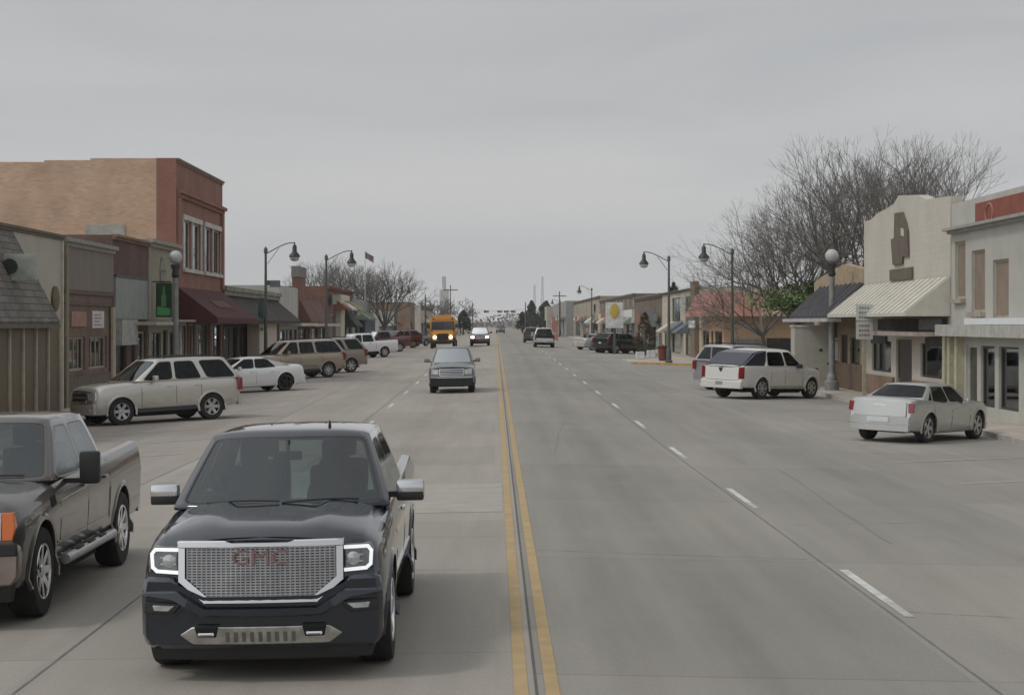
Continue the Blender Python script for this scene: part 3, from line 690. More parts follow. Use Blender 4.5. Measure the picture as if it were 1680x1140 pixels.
# ================================================================ the two near pickups
navy = paint('navy_paint', (.010, .017, .031), .35, .06, .12)
gunm = paint('gunmetal_paint', (.105, .095, .085), .6, .4, .3)
led = pbr('led_tube', (.95, .96, .97), .3, var=0, emit=((.95, .97, 1), .45))
lampglass = pbr('lamp_housing', (.16, .17, .18), .2, .6, var=.4, scale=20, coat=1)
def big_truck(name, label, pm, near):
    L = 5.85; hi = 0 if near else .04
    st = [(0, .90, .40 + hi, 1.01 + hi, 1.12 + hi), (.07, .935, .34 + hi, 1.05 + hi, 1.165 + hi), (.2, .965, .30 + hi, 1.075 + hi, 1.20 + hi), (.6, .995, .30 + hi, 1.10 + hi, 1.235 + hi), (1.2, 1.0, .34 + hi, 1.16 + hi, 1.26 + hi), (1.55, 1.0, .38 + hi, 1.20 + hi, 1.27 + hi), (2.5, 1.0, .40 + hi, 1.24 + hi, 1.27 + hi), (4.0, 1.0, .42 + hi, 1.30 + hi, 1.32 + hi), (L, .985, .46 + hi, 1.36 + hi, 1.37 + hi)]
    V = Car(name, label, 'pickup truck', st, L, pm, tilt=.10, c1=.12 if near else .1)
    ax = (.93, 4.63 if near else 4.75)
    if not near: V.L = L = 6.0; V.st[-1] = (6.0,) + V.st[-1][1:]
    V.body(ax, .475 if near else .50, .42 + hi, bed=(.83, L - 1.78, L - .07, .78), bedmat=black, step=.06)
    zb, zr = 1.235 + hi, 1.875 + hi; y0, y1, y2, y3 = 1.48, 2.36, 3.78, 4.0
    V.cabin(y0, y1, y2, y3, zb, zr, .935, .715, cells_from(y0, y1, y2, y3, zb, zr - .06, [(2.86, 2.95)], top=.065), g_front, g_clear, zc=zb + .015, bulge=.19, wsm=.075, crown=.06, seal=.009)
    V.seats((2.55,), zb, steer=(1.95, zb + .06)); V.seats((3.4,), zb)
    b = B(); box(b, -.84, .84, 1.5, 1.78, zb - .1, zb + .05, bev=.03); mk('dashboard', b, black, V.root, 40)
    b = B(); box(b, -.13, .13, 2.02, 2.06, zr - .27, zr - .19, bev=.015); tube(b, (0, 2.05, zr - .2), (0, 2.1, zr - .1), .02); mk('rear_view_mirror', b, black, V.root, 40)
    V.wheels(ax, .42 if near else .44, .99, tw=.29, rr=.62, spokes=6 if near else 8, rim=chrome)
    # wipers
    b = B()
    for x0, x1 in ((-.62, .0), (.02, .66)):
        pts = []
        for i in range(7):
            u = (x0 + (x1 - x0) * i / 6) / .9; p = V.Pw(u, .05 + .035 * math.sin(i / 6 * 2.4)); pts.append(p + Vector((0, -.02, .012)))
        path(b, pts, .009, 5)
    mk('wiper', b, black, V.root)
    # antenna stub, body seams, handles, fuel door
    b = B(); lathe(b, [(.016, 0), (.012, .03), (.004, .065), (.001, .065)], 10, 'z', (.0 if not near else .33, 2.62, zr - .01)); mk('roof_antenna', b, black, V.root, 50)
    for yy, z1 in ((1.63, 1.18), (2.9, 1.22), (3.98, 1.27)): V.side_strip('door_seam', [(yy, .46 + hi), (yy, z1 + hi)], .009, dark, proud=.003)
    V.side_strip('cab_gap', [(4.04, .46 + hi), (4.04, 1.27 + hi)], .02, dark, proud=.003)
    hdl(V, (2.72, 3.78), 1.10 + hi, chrome if near else pm)
    V.side_strip('rocker_moulding', [(1.5, .66), (3.95, .68)], .035 if near else .02, chrome if near else pm, proud=.012, thick=.02)
    V.fascia('bumper', [(-.96, .72), (.96, .72), (.94, .52), (-.94, .52)], 'r', .10, .14, chrome)
    V.fascia('taillight', [(.83, 1.24), (.955, 1.26), (.955, .86), (.84, .84)], 'r', .012, .04, red_lens, mirror=True)
    # bonnet with raised centre and shut lines
    b = B(); rows = []
    for y in [.015, .08, .2, .35, .6, .9, 1.2, 1.38]:
        w_, zb_, zs_, zt_ = herm(V.st, y); prof = []
        hr_ = half_ring(w_, zb_, zs_, zt_)[8:]
        def top(x):
            ax_ = abs(x); pts_ = sorted([(p[0], p[1]) for p in hr_])
            for i in range(len(pts_) - 1):
                if pts_[i][0] <= ax_ <= pts_[i + 1][0]:
                    return pts_[i][1] + (pts_[i + 1][1] - pts_[i][1]) * (ax_ - pts_[i][0]) / (pts_[i + 1][0] - pts_[i][0])
            return pts_[-1][1]
        k = min(1, y / .5); wc = .27 + .06 * y; 
        row = []
        for x in (-.84, -.80, -.64, -wc - .20, -wc - .10, -wc, -.1, .1, wc, wc + .10, wc + .20, .64, .80, .84):
            a = abs(x); h = .010 * min(1, .3 + y) if a < .83 else -.006
            if near: h += (.0 if a > .83 else .030 * k if wc + .05 < a < .7 else (.004 if a < wc + .05 else .012 * k))
            else: h += (.035 * k if a < wc + .05 else 0)
            row.append(b.verts.new((x, V.fdef(x, y, 1.15), top(x) + h)))
        rows.append(row)
    for r0, r1 in zip(rows, rows[1:]):
        for i in range(len(r0) - 1): b.faces.new((r0[i], r0[i + 1], r1[i + 1], r1[i]))
    mk('bonnet', b, pm, V.root, 24)
    if near:
        # grille: mesh bowl, chrome frame
        g = V.fascia('grille', [(-.60, 1.085), (.60, 1.085), (.60, .83), (.42, .68), (-.42, .68), (-.60, .83)], proud=.012, thick=.03, m=pbr('grille_back', (.10, .10, .105), .4, .6, var=.2, scale=30))
        b = B()
        for i in range(31):
            x = -.585 + 1.17 * i / 30; zlo = .69 if abs(x) < .42 else .69 + (abs(x) - .42) / .18 * .15; V.stroke(b, [(x, zlo), (x, 1.08)], .010, .022, .012)
        for i in range(19):
            z = .70 + .385 * i / 18; xm = .58 if z > .83 else .42 + (z - .69) / .14 * .16; V.stroke(b, [(-xm, z), (xm, z)], .011, .024, .012)
        mk('grille_mesh', b, pbr('mesh_chrome', (.42, .42, .43), .3, 1, var=.25, scale=5), g)
        b = B(); V.stroke(b, [(-.625, 1.07), (-.625, .82), (-.435, .665), (.435, .665), (.625, .82), (.625, 1.07)], .052, .05, .06); mk('grille_frame', b, chrome, g, 30)
        V.fascia('grille_frame', [(-.66, 1.125), (-.27, 1.125), (-.22, 1.098), (.22, 1.098), (.27, 1.125), (.66, 1.125), (.655, 1.068), (-.655, 1.068)], proud=.06, thick=.08, m=chrome, parent=g, bev=.008)
        f = V.front(0, .95); text_mesh('emblem', 'GMC', .165, pbr('emblem_red', (.26, .15, .15), .5, .3, var=0), g, Matrix.Translation((0, f - .042, .985)) @ Matrix.Rotation(math.pi / 2, 4, 'X') @ Matrix.Scale(1.25, 4, (1, 0, 0)) , .006, 0)
        for sg in (1, -1):
            P = lambda q: [(sg * x, z) for x, z in q]
            h = V.fascia('headlight', P([(.665, 1.075), (.86, 1.08), (.89, 1.03), (.88, .90), (.84, .86), (.665, .85)]), proud=.012, thick=.08, m=lampglass)
            b = B(); V.stroke(b, P([(.665, 1.052), (.845, 1.055), (.872, 1.02), (.865, .915), (.83, .885), (.665, .875)]), .026, .03, .03); mk('daytime_light', b, led, h, 30)
            for xx in (.73, ):
                b = B(); y = V.front(xx, .965) - .02; lathe(b, [(.052, y + .03), (.052, y - .005), (.04, y - .012), (.001, y - .018)], 20, 'y', (sg * xx, 0, .965)); mk('projector_lens', b, clear_lens, h, 50)
            b = B(); V.stroke(b, P([(.68, .99), (.80, .99)]), .012, .02, .01); V.stroke(b, P([(.68, .94), (.80, .94)]), .012, .02, .01); mk('reflector_bar', b, satin, h)
        # bumper: painted, with stepped shelf
        bu = V.fascia('bumper', [(-.93, .84), (-.70, .84), (-.46, .655), (.46, .655), (.70, .84), (.93, .84), (.955, .70), (.955, .36), (.90, .27), (-.90, .27), (-.955, .36), (-.955, .70)], proud=.055, thick=.16, m=pm, bev=.035)
        V.fascia('bumper_shelf', [(-.94, .73), (-.66, .735), (-.45, .585), (.45, .585), (.66, .735), (.94, .73), (.945, .69), (.70, .685), (.48, .535), (-.48, .535), (-.70, .685), (-.945, .69)], proud=.085, thick=.06, m=pm, parent=bu, bev=.012)
        V.fascia('fog_light_recess', [(.62, .64), (.93, .65), (.93, .56), (.70, .55)], proud=.060, thick=.03, m=black, parent=bu, mirror=True)
        V.fascia('fog_light', [(.68, .622), (.86, .625), (.85, .580), (.73, .578)], proud=.072, thick=.02, m=clear_lens, mirror=True, parent=bu)
        V.fascia('skid_plate', [(-.64, .39), (-.54, .455), (.54, .455), (.64, .39), (.54, .315), (-.54, .315)], proud=.075, thick=.04, m=pbr('skid_alloy', (.50, .49, .47), .4, .8, var=.3, scale=12), parent=bu)
        b = B()
        for i in range(9): x = -.26 + .065 * i; V.stroke(b, [(x, .345), (x, .405)], .03, .082, .012)
        mk('intake_slot', b, pbr('slot_grey', (.16, .16, .155), .5, .5), bu)
        for sg in (1, -1):
            V.fascia('tow_hook_opening', [(sg * .33, .462), (sg * .52, .462), (sg * .50, .375), (sg * .35, .375)], proud=.088, thick=.02, m=dark, parent=bu)
            b = B(); xx = sg * .425; y = V.front(xx, .41) - .10; path(b, [(xx - .055, y + .03, .40), (xx - .05, y - .015, .405), (xx + .05, y - .015, .405), (xx + .055, y + .03, .40)], .014, 8); mk('tow_hook', b, chrome, bu, 60)
        V.fascia('air_dam', [(-.90, .30), (.90, .30), (.86, .175), (-.86, .175)], proud=.0, thick=.05, m=black)
        V.mirrors(1.92, 1.335, .92, w=.25, h=.16, cap=chrome, stem=.055, d=.16)
    else:
        g = V.fascia('grille', [(-.56, 1.10), (.56, 1.10), (.54, .78), (-.54, .78)], proud=.012, thick=.03, m=black)
        b = B(); V.stroke(b, [(-.57, 1.11), (.57, 1.11), (.55, .77), (-.55, .77), (-.57, 1.11)], .05, .04, .05); mk('grille_frame', b, chrome, g, 30)
        for sg in (1, -1):
            P = lambda q: [(sg * x, z) for x, z in q]
            h = V.fascia('headlight', P([(.61, 1.09), (.80, 1.10), (.80, .84), (.61, .84)]), proud=.012, thick=.08, m=clear_lens)
            V.fascia('turn_signal', P([(.805, 1.10), (.905, 1.10), (.925, .97), (.90, .84), (.805, .84)]), proud=.016, thick=.08, m=amber, parent=h)
        bu = V.fascia('bumper', [(-.94, .80), (.94, .80), (.97, .72), (.96, .50), (.90, .42), (-.90, .42), (-.96, .50), (-.97, .72)], proud=.07, thick=.16, m=pbr('bumper_tan', (.30, .25, .21), .35, .5, var=.15, coat=.4), bev=.02)
        V.fascia('bumper_pad', [(-.95, .82), (.95, .82), (.96, .70), (-.96, .70)], proud=.082, thick=.05, m=black, parent=bu, bev=.012)
        V.fascia('air_dam', [(-.93, .44), (.93, .44), (.88, .26), (-.88, .26)], proud=.03, thick=.06, m=black)
        for sg in (1, -1):
            b = B(); xx = sg * .72; y = V.front(xx, .52) - .075; lathe(b, [(.075, y + .03), (.075, y - .004), (.062, y - .012), (.001, y - .02)], 24, 'y', (xx, 0, .545)); mk('fog_light', b, pbr('fog_lens', (.85, .86, .86), .15, .2, var=0, coat=1), bu, 50)
        V.mirrors(2.0, 1.37, .93, w=.21, h=.34, cap=black, stem=.17, d=.12)
        for sg in (1, -1):
            b = B(); tube(b, (sg * 1.03, 1.62, .47), (sg * 1.03, 3.95, .47), .055, n=10)
            for yy in (1.9, 2.9, 3.7): tube(b, (sg * .85, yy, .5), (sg * 1.03, yy, .46), .025)
            mk('running_board', b, satin, V.root, 50)
            b = B()
            for yy in (2.2, 2.75, 3.3): box(b, min(sg * .99, sg * 1.07), max(sg * .99, sg * 1.07), yy - .14, yy + .14, .518, .532)
            mk('step_pad', b, black, V.root)
        V.side_strip('fender_vent', [(1.28, 1.08), (1.46, 1.10)], .10, dark, proud=.006)
        b = B(); box(b, -.8, -.55, 4.3, 4.5, .8, 1.5, bev=.03); box(b, .35, .62, 4.35, 4.75, .8, 1.55, bev=.05); mk('cargo_box', b, pbr('cargo_grey', (.2, .19, .18), .7), V.root)
    return V
V = big_truck('pickup_truck', 'dark navy crew cab pickup with a chrome mesh grille and glowing C-shaped headlights, nearest vehicle', navy, True)
bumY = 14.42; V.done(-1.835, bumY + V.L / 2, R(0)); on_slope(V.root, 1.85, -1.835, bumY + V.L / 2, 0)
V = big_truck('pickup_truck', 'grey crew cab pickup with tall black towing mirrors, amber corner lamps and chrome step bars', gunm, False)
V.done(-5.42, 17.1 + V.L / 2, 0); on_slope(V.root, 1.85, -5.42, 17.1 + V.L / 2, R(0))
# ================================================================ the other vehicles
silver = paint('silver_paint', (.62, .60, .555), .65, .45, .3)
pewter = paint('pewter_paint', (.40, .34, .26), .45, .7, .38)
tanp = paint('tan_paint', (.27, .235, .20), .3, .7, .45)
whitep = paint('white_paint_car', (.78, .79, .80), .0, .25, .3)
cream = paint('pearl_white_paint', (.80, .80, .77), .15, .25, .28)
champ = paint('champagne_silver_paint', (.52, .53, .515), .7, .2, .26)
maroon = paint('maroon_paint', (.11, .018, .022), .3, .3, .3)
blackp = paint('black_paint', (.018, .02, .02), .3, .3, .25)
bluep = paint('steel_blue_paint', (.10, .12, .16), .4, .3, .3)
greyp = paint('grey_paint', (.22, .22, .23), .5, .3, .35)
blackrim = pbr('black_alloy', (.03, .03, .032), .4, .6, var=.1)
def place(V, px, py, sidex, axle, th, right=False, half=.97):
    rz = R(180 - th) if right else R(-th)
    X, Y = ground(px, py); lx, ly = sidex * half, axle - V.L / 2
    c, s_ = math.cos(rz), math.sin(rz); X -= c * lx - s_ * ly; Y -= s_ * lx + c * ly
    V.shift(); on_slope(V.root, (V.L - 2.2) / 2, X, Y, rz); return V
# left side of the street, nose in to the kerb
V = suv('silver full-size SUV parked nose-in at the left kerb in front of the grey-brown shop', silver, rimm=satin)
place(V, 201, 697.5, 1, .98, 54)
V = sedan('white sedan with dark tinted windows and black wheels parked behind the silver SUV', whitep, L=5.08, tall=1.48, rimm=blackrim, gl=g_tint, r=.37)
place(V, 470, 641, 1, V.L - 1.02, 55, half=.92)
V = suv('dusty pewter-gold long SUV with a white rim parked next to the white sedan', pewter, L=5.45, tall=1.95, pill=[(2.70, 2.74, .045), (3.66, 3.62, .06)], spokes=8)
V.side_strip('lower_cladding', [(1.5, .55), (3.75, .57)], .22, tanp, proud=.006, thick=.02)
place(V, 540, 619, 1, V.L - 1.07, 55)
V = suv('tan SUV with a dark tailgate window, partly hidden beyond the pewter SUV', tanp, L=5.1, tall=1.92)
place(V, 577, 611, 1, V.L - 1.07, 57)
V = pickup_far('white crew cab pickup parked nose-in beyond the two tan SUVs', whitep, L=5.8); place(V, 632, 586, 1, V.L - 1.25, 55)
V = pickup_far('dark red pickup parked just beyond the white pickup', maroon, L=5.5, crew=False); place(V, 657, 577, 1, V.L - 1.25, 52)
V = suv('dark maroon SUV parked between the dark red pickup and the grey sedan', maroon, L=4.8, tall=1.75); place(V, 679, 571, 1, V.L - 1.07, 52)
V = sedan('blue-grey sedan parked at the left kerb beside the school bus', greyp); place(V, 701, 567.5, 1, V.L - 1.0, 50)
# right side of the street
V = sedan('champagne silver sedan with a big square boot, nearest parked car on the right', champ, L=5.0, tall=1.485, deck=1.10, boxy=True, r=.37, hood=.98, gl=g_tint)
for o in V.fascia('taillight', [(.74, 1.00), (.885, 1.01), (.885, .78), (.76, .76)], 'r', .012, .06, red_lens, mirror=True): pass
V.fascia('boot_lid', [(-.70, 1.045), (.70, 1.045), (.71, .66), (-.71, .66)], 'r', .016, .03, champ, bev=.01)
V.fascia('license_plate', [(-.30, .64), (.30, .64), (.30, .52), (-.30, .52)], 'r', .062, .01, white_plate)
b = B(); V.stroke(b, [(-.16, .93), (-.05, .945), (.05, .945), (.16, .93)], .022, .026, .012, 'r'); mk('boot_badge', b, chrome, V.root)
b = B(); V.stroke(b, [(-.82, .47), (.82, .47)], .02, .052, .012, 'r'); mk('bumper_trim', b, chrome, V.root)
place(V, 1525, 727, -1, V.L - 1.02, 38, True, half=.92)
# white sport-utility truck with a sloping sail and covered bed
st = [(0, .82, .36, .98, 1.03), (.06, .89, .31, 1.03, 1.09), (.16, .945, .30, 1.07, 1.14), (.5, .985, .30, 1.12, 1.20), (1.2, 1.0, .34, 1.17, 1.23), (1.5, 1.0, .36, 1.22, 1.25), (5.2, .995, .42, 1.26, 1.28), (5.5, .96, .46, 1.25, 1.27), (5.6, .92, .47, 1.2, 1.24)]
V = Car('parked_pickup', 'white crew cab truck with black bed cover parked beside the grey SUV', 'pickup truck', st, 5.6, cream, tilt=.16, tilt2=.03, c1=.2, c2=.1)
V.body((.95, 4.25), .45, .41, step=.12)
V.cabin(1.42, 2.28, 3.85, 4.05, 1.23, 1.93, .95, .74, cells_from(1.42, 2.28, 3.85, 4.05, 1.23, 1.85, [(2.72, 2.77, .05)], top=.06), g_clear, g_tint, crown=.085, bulge=.2)
V.seats((2.6, 3.4), 1.2); V.wheels((.95, 4.25), .41, .98, rr=.64, spokes=6)
b = B(); box(b, -.84, .84, 4.02, 5.5, 1.2, 1.27, bev=.03); mk('bed_cover', b, black, V.root, 40)
for sg in (-1, 1):
    b = B(); prism(b, [(3.98, 1.84), (4.62, 1.72), (5.36, 1.26), (3.98, 1.2)], sg * .80, sg * .90, 'yz'); mk('sail_pillar', b, pbr('sail_dark', (.03, .032, .05), .3, var=.1, coat=.5), V.root)
b = B(); prism(b, [(3.99, 1.85), (4.65, 1.75), (5.3, 1.31), (5.3, 1.24), (3.99, 1.2)], -.79, .79, 'yz'); mk('rear_fairing', b, MATS['sail_dark'], V.root)
V.fascia('tailgate', [(-.78, 1.17), (.78, 1.17), (.78, .72), (-.78, .72)], 'r', .012, .03, cream, bev=.01)
V.fascia('taillight', [(.80, 1.20), (.965, 1.22), (.965, .78), (.80, .78)], 'r', .02, .12, red_lens, mirror=True)
V.fascia('bumper', [(-.96, .70), (.96, .70), (.94, .40), (-.94, .40)], 'r', .10, .16, cream, bev=.02)
V.fascia('license_plate', [(-.16, .66), (.16, .66), (.16, .53), (-.16, .53)], 'r', .108, .01, pbr('plate_grey', (.3, .33, .32), .5, var=.3, scale=40))
b = B(); prism(b, [(-.1, 1.17), (.1, 1.17), (.04, 1.02), (-.04, 1.02)], 5.56, 5.6, 'xz'); mk('tailgate_handle', b, black, V.root)
V.fascia('headlight', [(.55, .97), (.87, .99), (.88, .76), (.58, .74)], m=clear_lens, mirror=True); V.fascia('grille', [(-.53, .98), (.53, .98), (.5, .70), (-.5, .70)], m=black)
V.mirrors(1.95, 1.26, .95, w=.2, h=.17, cap=black); hdl(V, (2.6, 3.6), 1.03)
for yy in (1.6, 2.78, 3.7): V.side_strip('door_seam', [(yy, .45), (yy, 1.12)], .013, dark)
V.side_strip('rocker_panel', [(1.5, .43), (3.75, .45)], .1, pbr('tan_cladding', (.33, .31, .27), .7), thick=.03)
place(V, 1250, 655, -1, 4.25, 44, True)
V = suv('silver-grey SUV with barn-style rear windows parked on the far side of the white truck', greyp if False else paint('silver_grey_paint', (.36, .36, .37), .4, .3, .35), L=5.2, tall=1.95, rear_g=g_tint)
b = B(); V.stroke(b, [(0, 1.2), (0, 1.80)], .07, .012, .03, 'r'); mk('rear_pillar', b, V.p, V.root)
place(V, 1160, 638, 1, V.L - 1.07, 44, True)
V = suv('black-green SUV parked nose-in by the right corner bulb-out', blackp, L=4.9, tall=1.75); place(V, 1012, 580, -1, V.L - 1.07, 50, True)
V = sedan('steel blue sedan parked left of the black-green SUV', bluep); place(V, 979, 578, 1, V.L - 1.0, 50, True, .92)
V = sedan('silver hatchback with red tail lamps, farthest in the right-hand row of parked cars', silver, L=4.5); place(V, 950, 573.5, 1, V.L - 1.0, 50, True, .92)
# moving traffic
V = pickup_far('compact silver pickup driving towards us in the left lane ahead of the school bus', paint('dull_silver', (.20, .21, .21), .5, .3, .3), L=5.1, crew=False)
V.fascia('lower_bumper', [(-.93, .62), (.93, .62), (.9, .30), (-.9, .30)], 'f', .06, .12, black)
X, Y = ground(742, 644); V.shift(); V.root.scale = (.90, .92, .95); on_slope(V.root, 1.6, X, Y + 1.6, 0)
for ch in V.root.children:
    if ch.name.startswith('windshield'): ch.data.materials[0] = glass('glass_grey', (.10, .12, .13), .01, .45)
V = pickup_far('dark red pickup driving towards us with its headlights on, right of the bus', maroon, lit=True); X, Y = ground(787.5, 567.5); V.shift(); on_slope(V.root, 1.7, X, Y + 2, 0)
V = pickup_far('silver pickup driving away from us in the far right lane', silver); V.fascia('taillight', [(.80, 1.2), (.95, 1.2), (.95, .7), (.80, .7)], 'r', .02, .05, red_lens, mirror=True)
X, Y = ground(893, 570); V.shift(); on_slope(V.root, 1.7, X, Y + 2, R(180))
V = suv('dark green SUV parked just ahead of the silver pickup driving away', paint('dark_green_paint', (.04, .05, .045), .3, .3, .35), L=4.7, tall=1.8); X, Y = ground(873, 562.5); V.shift(); on_slope(V.root, 1.6, X, Y + 2, R(180))
V = suv('black SUV far down the street under the traffic signals', blackp, L=4.9, tall=1.85); X, Y = ground(821, 546.5); V.shift(); on_slope(V.root, 1.6, X, Y, 0)
# school bus
def bus(X, Y):
    yb = paint('bus_yellow', (.62, .27, .018), .0, .25, .4); L = 10.5
    r = thing('school_bus', 'yellow school bus driving towards us with its headlights on', 'bus')
    W = 1.22; prof = [(-W, .75), (W, .75), (W, 2.6), (W - .10, 2.85), (W - .35, 3.02), (.45, 3.1), (-.45, 3.1), (-W + .35, 3.02), (-W + .10, 2.85), (-W, 2.6)]
    b = B(); prism(b, prof, 1.55, L); mk('body', b, yb, r, 30)
    b = B(); prism(b, [(0.0, .70), (.0, 1.42), (.35, 1.55), (1.56, 1.72), (1.56, .55), (.4, .5)], -.98, .98, 'yz'); bmesh.ops.bevel(b, geom=b.edges[:], offset=.07, segments=3, affect='EDGES'); mk('bonnet', b, yb, r, 40)
    b = B(); prism(b, [(-1.08, 1.72), (1.08, 1.72), (1.05, 2.48), (-1.05, 2.48)], 1.515, 1.55); mk('windshield', b, pbr('bus_glass', (.03, .035, .038), .08, var=0, coat=1), r)
    b = B(); box(b, -.03, .03, 1.50, 1.516, 1.7, 2.5); mk('windshield_post', b, black, r)
    b = B(); prism(b, [(-.95, 2.66), (.95, 2.66), (.80, 2.95), (-.80, 2.95)], 1.47, 1.56); mk('header_panel', b, yb, r)
    for x in (-.88, .88):
        b = B(); lathe(b, [(.09, 1.50), (.09, 1.455), (.001, 1.45)], 16, 'y', (x, 0, 2.72)); mk('warning_lamp', b, red_lens, r)
    b = B(); box(b, -.52, .52, -.03, .03, .78, 1.38, bev=.015); mk('grille', b, black, r)
    b = B(); box(b, -1.15, 1.15, -.22, -.04, .48, .74, bev=.03); mk('bumper', b, black, r)
    hl = pbr('lit_lamp_strong', (.9, .9, .9), .3, var=0, emit=((1, .95, .86), 14))
    for x in (-.74, .74):
        b = B(); lathe(b, [(.13, .02), (.13, -.05), (.07, -.08), (.001, -.09)], 18, 'y', (x, 0, 1.05)); mk('headlight', b, hl, r, 50)
        b = B(); path(b, [(x * 1.2, .1, 1.5), (x * 1.75, -.05, 2.0)], .02); box(b, x * 1.75 - .13, x * 1.75 + .13, -.1, -.02, 1.9, 2.25, bev=.03); mk('mirror', b, black, r, 50)
    gm = MATS['bus_glass']
    for sg in (-1, 1):
        for i in range(11):
            y = 2.2 + i * .75; b = B(); xa, xb = sorted((sg * (W + .002), sg * (W + .012))); box(b, xa, xb, y, y + .6, 1.85, 2.5); mk('side_window', b, gm, r)
        b = B(); xa, xb = sorted((sg * (W + .001), sg * (W + .02))); box(b, xa, xb, 1.7, L - .1, 1.35, 1.42); mk('side_rail', b, black, r)
    for y in (.75, 7.6):
        for sg in (-1, 1):
            b = B(); lathe(b, [(.3, -.14), (.46, -.14), (.5, -.08), (.5, .08), (.46, .14), (.3, .14)], 28, 'x', (sg * 1.02, y, .5)); wl = mk('wheel', b, rubber, r, 40)
            b = B(); xx = sg * 1.16; lathe(b, [(.3, xx), (.2, xx - sg * .06), (.08, xx), (.001, xx)], 24, 'x', (0, y, .5)); mk('rim', b, pbr('white_rim', (.5, .5, .48), .5), wl, 40)
    b = B(); box(b, -.7, .7, .3, L - .3, .4, .76); mk('chassis', b, dark, r)
    on_slope(r, 3.4, X, Y, 0)
X, Y = ground(727, 571.5); bus(X, Y - .8)
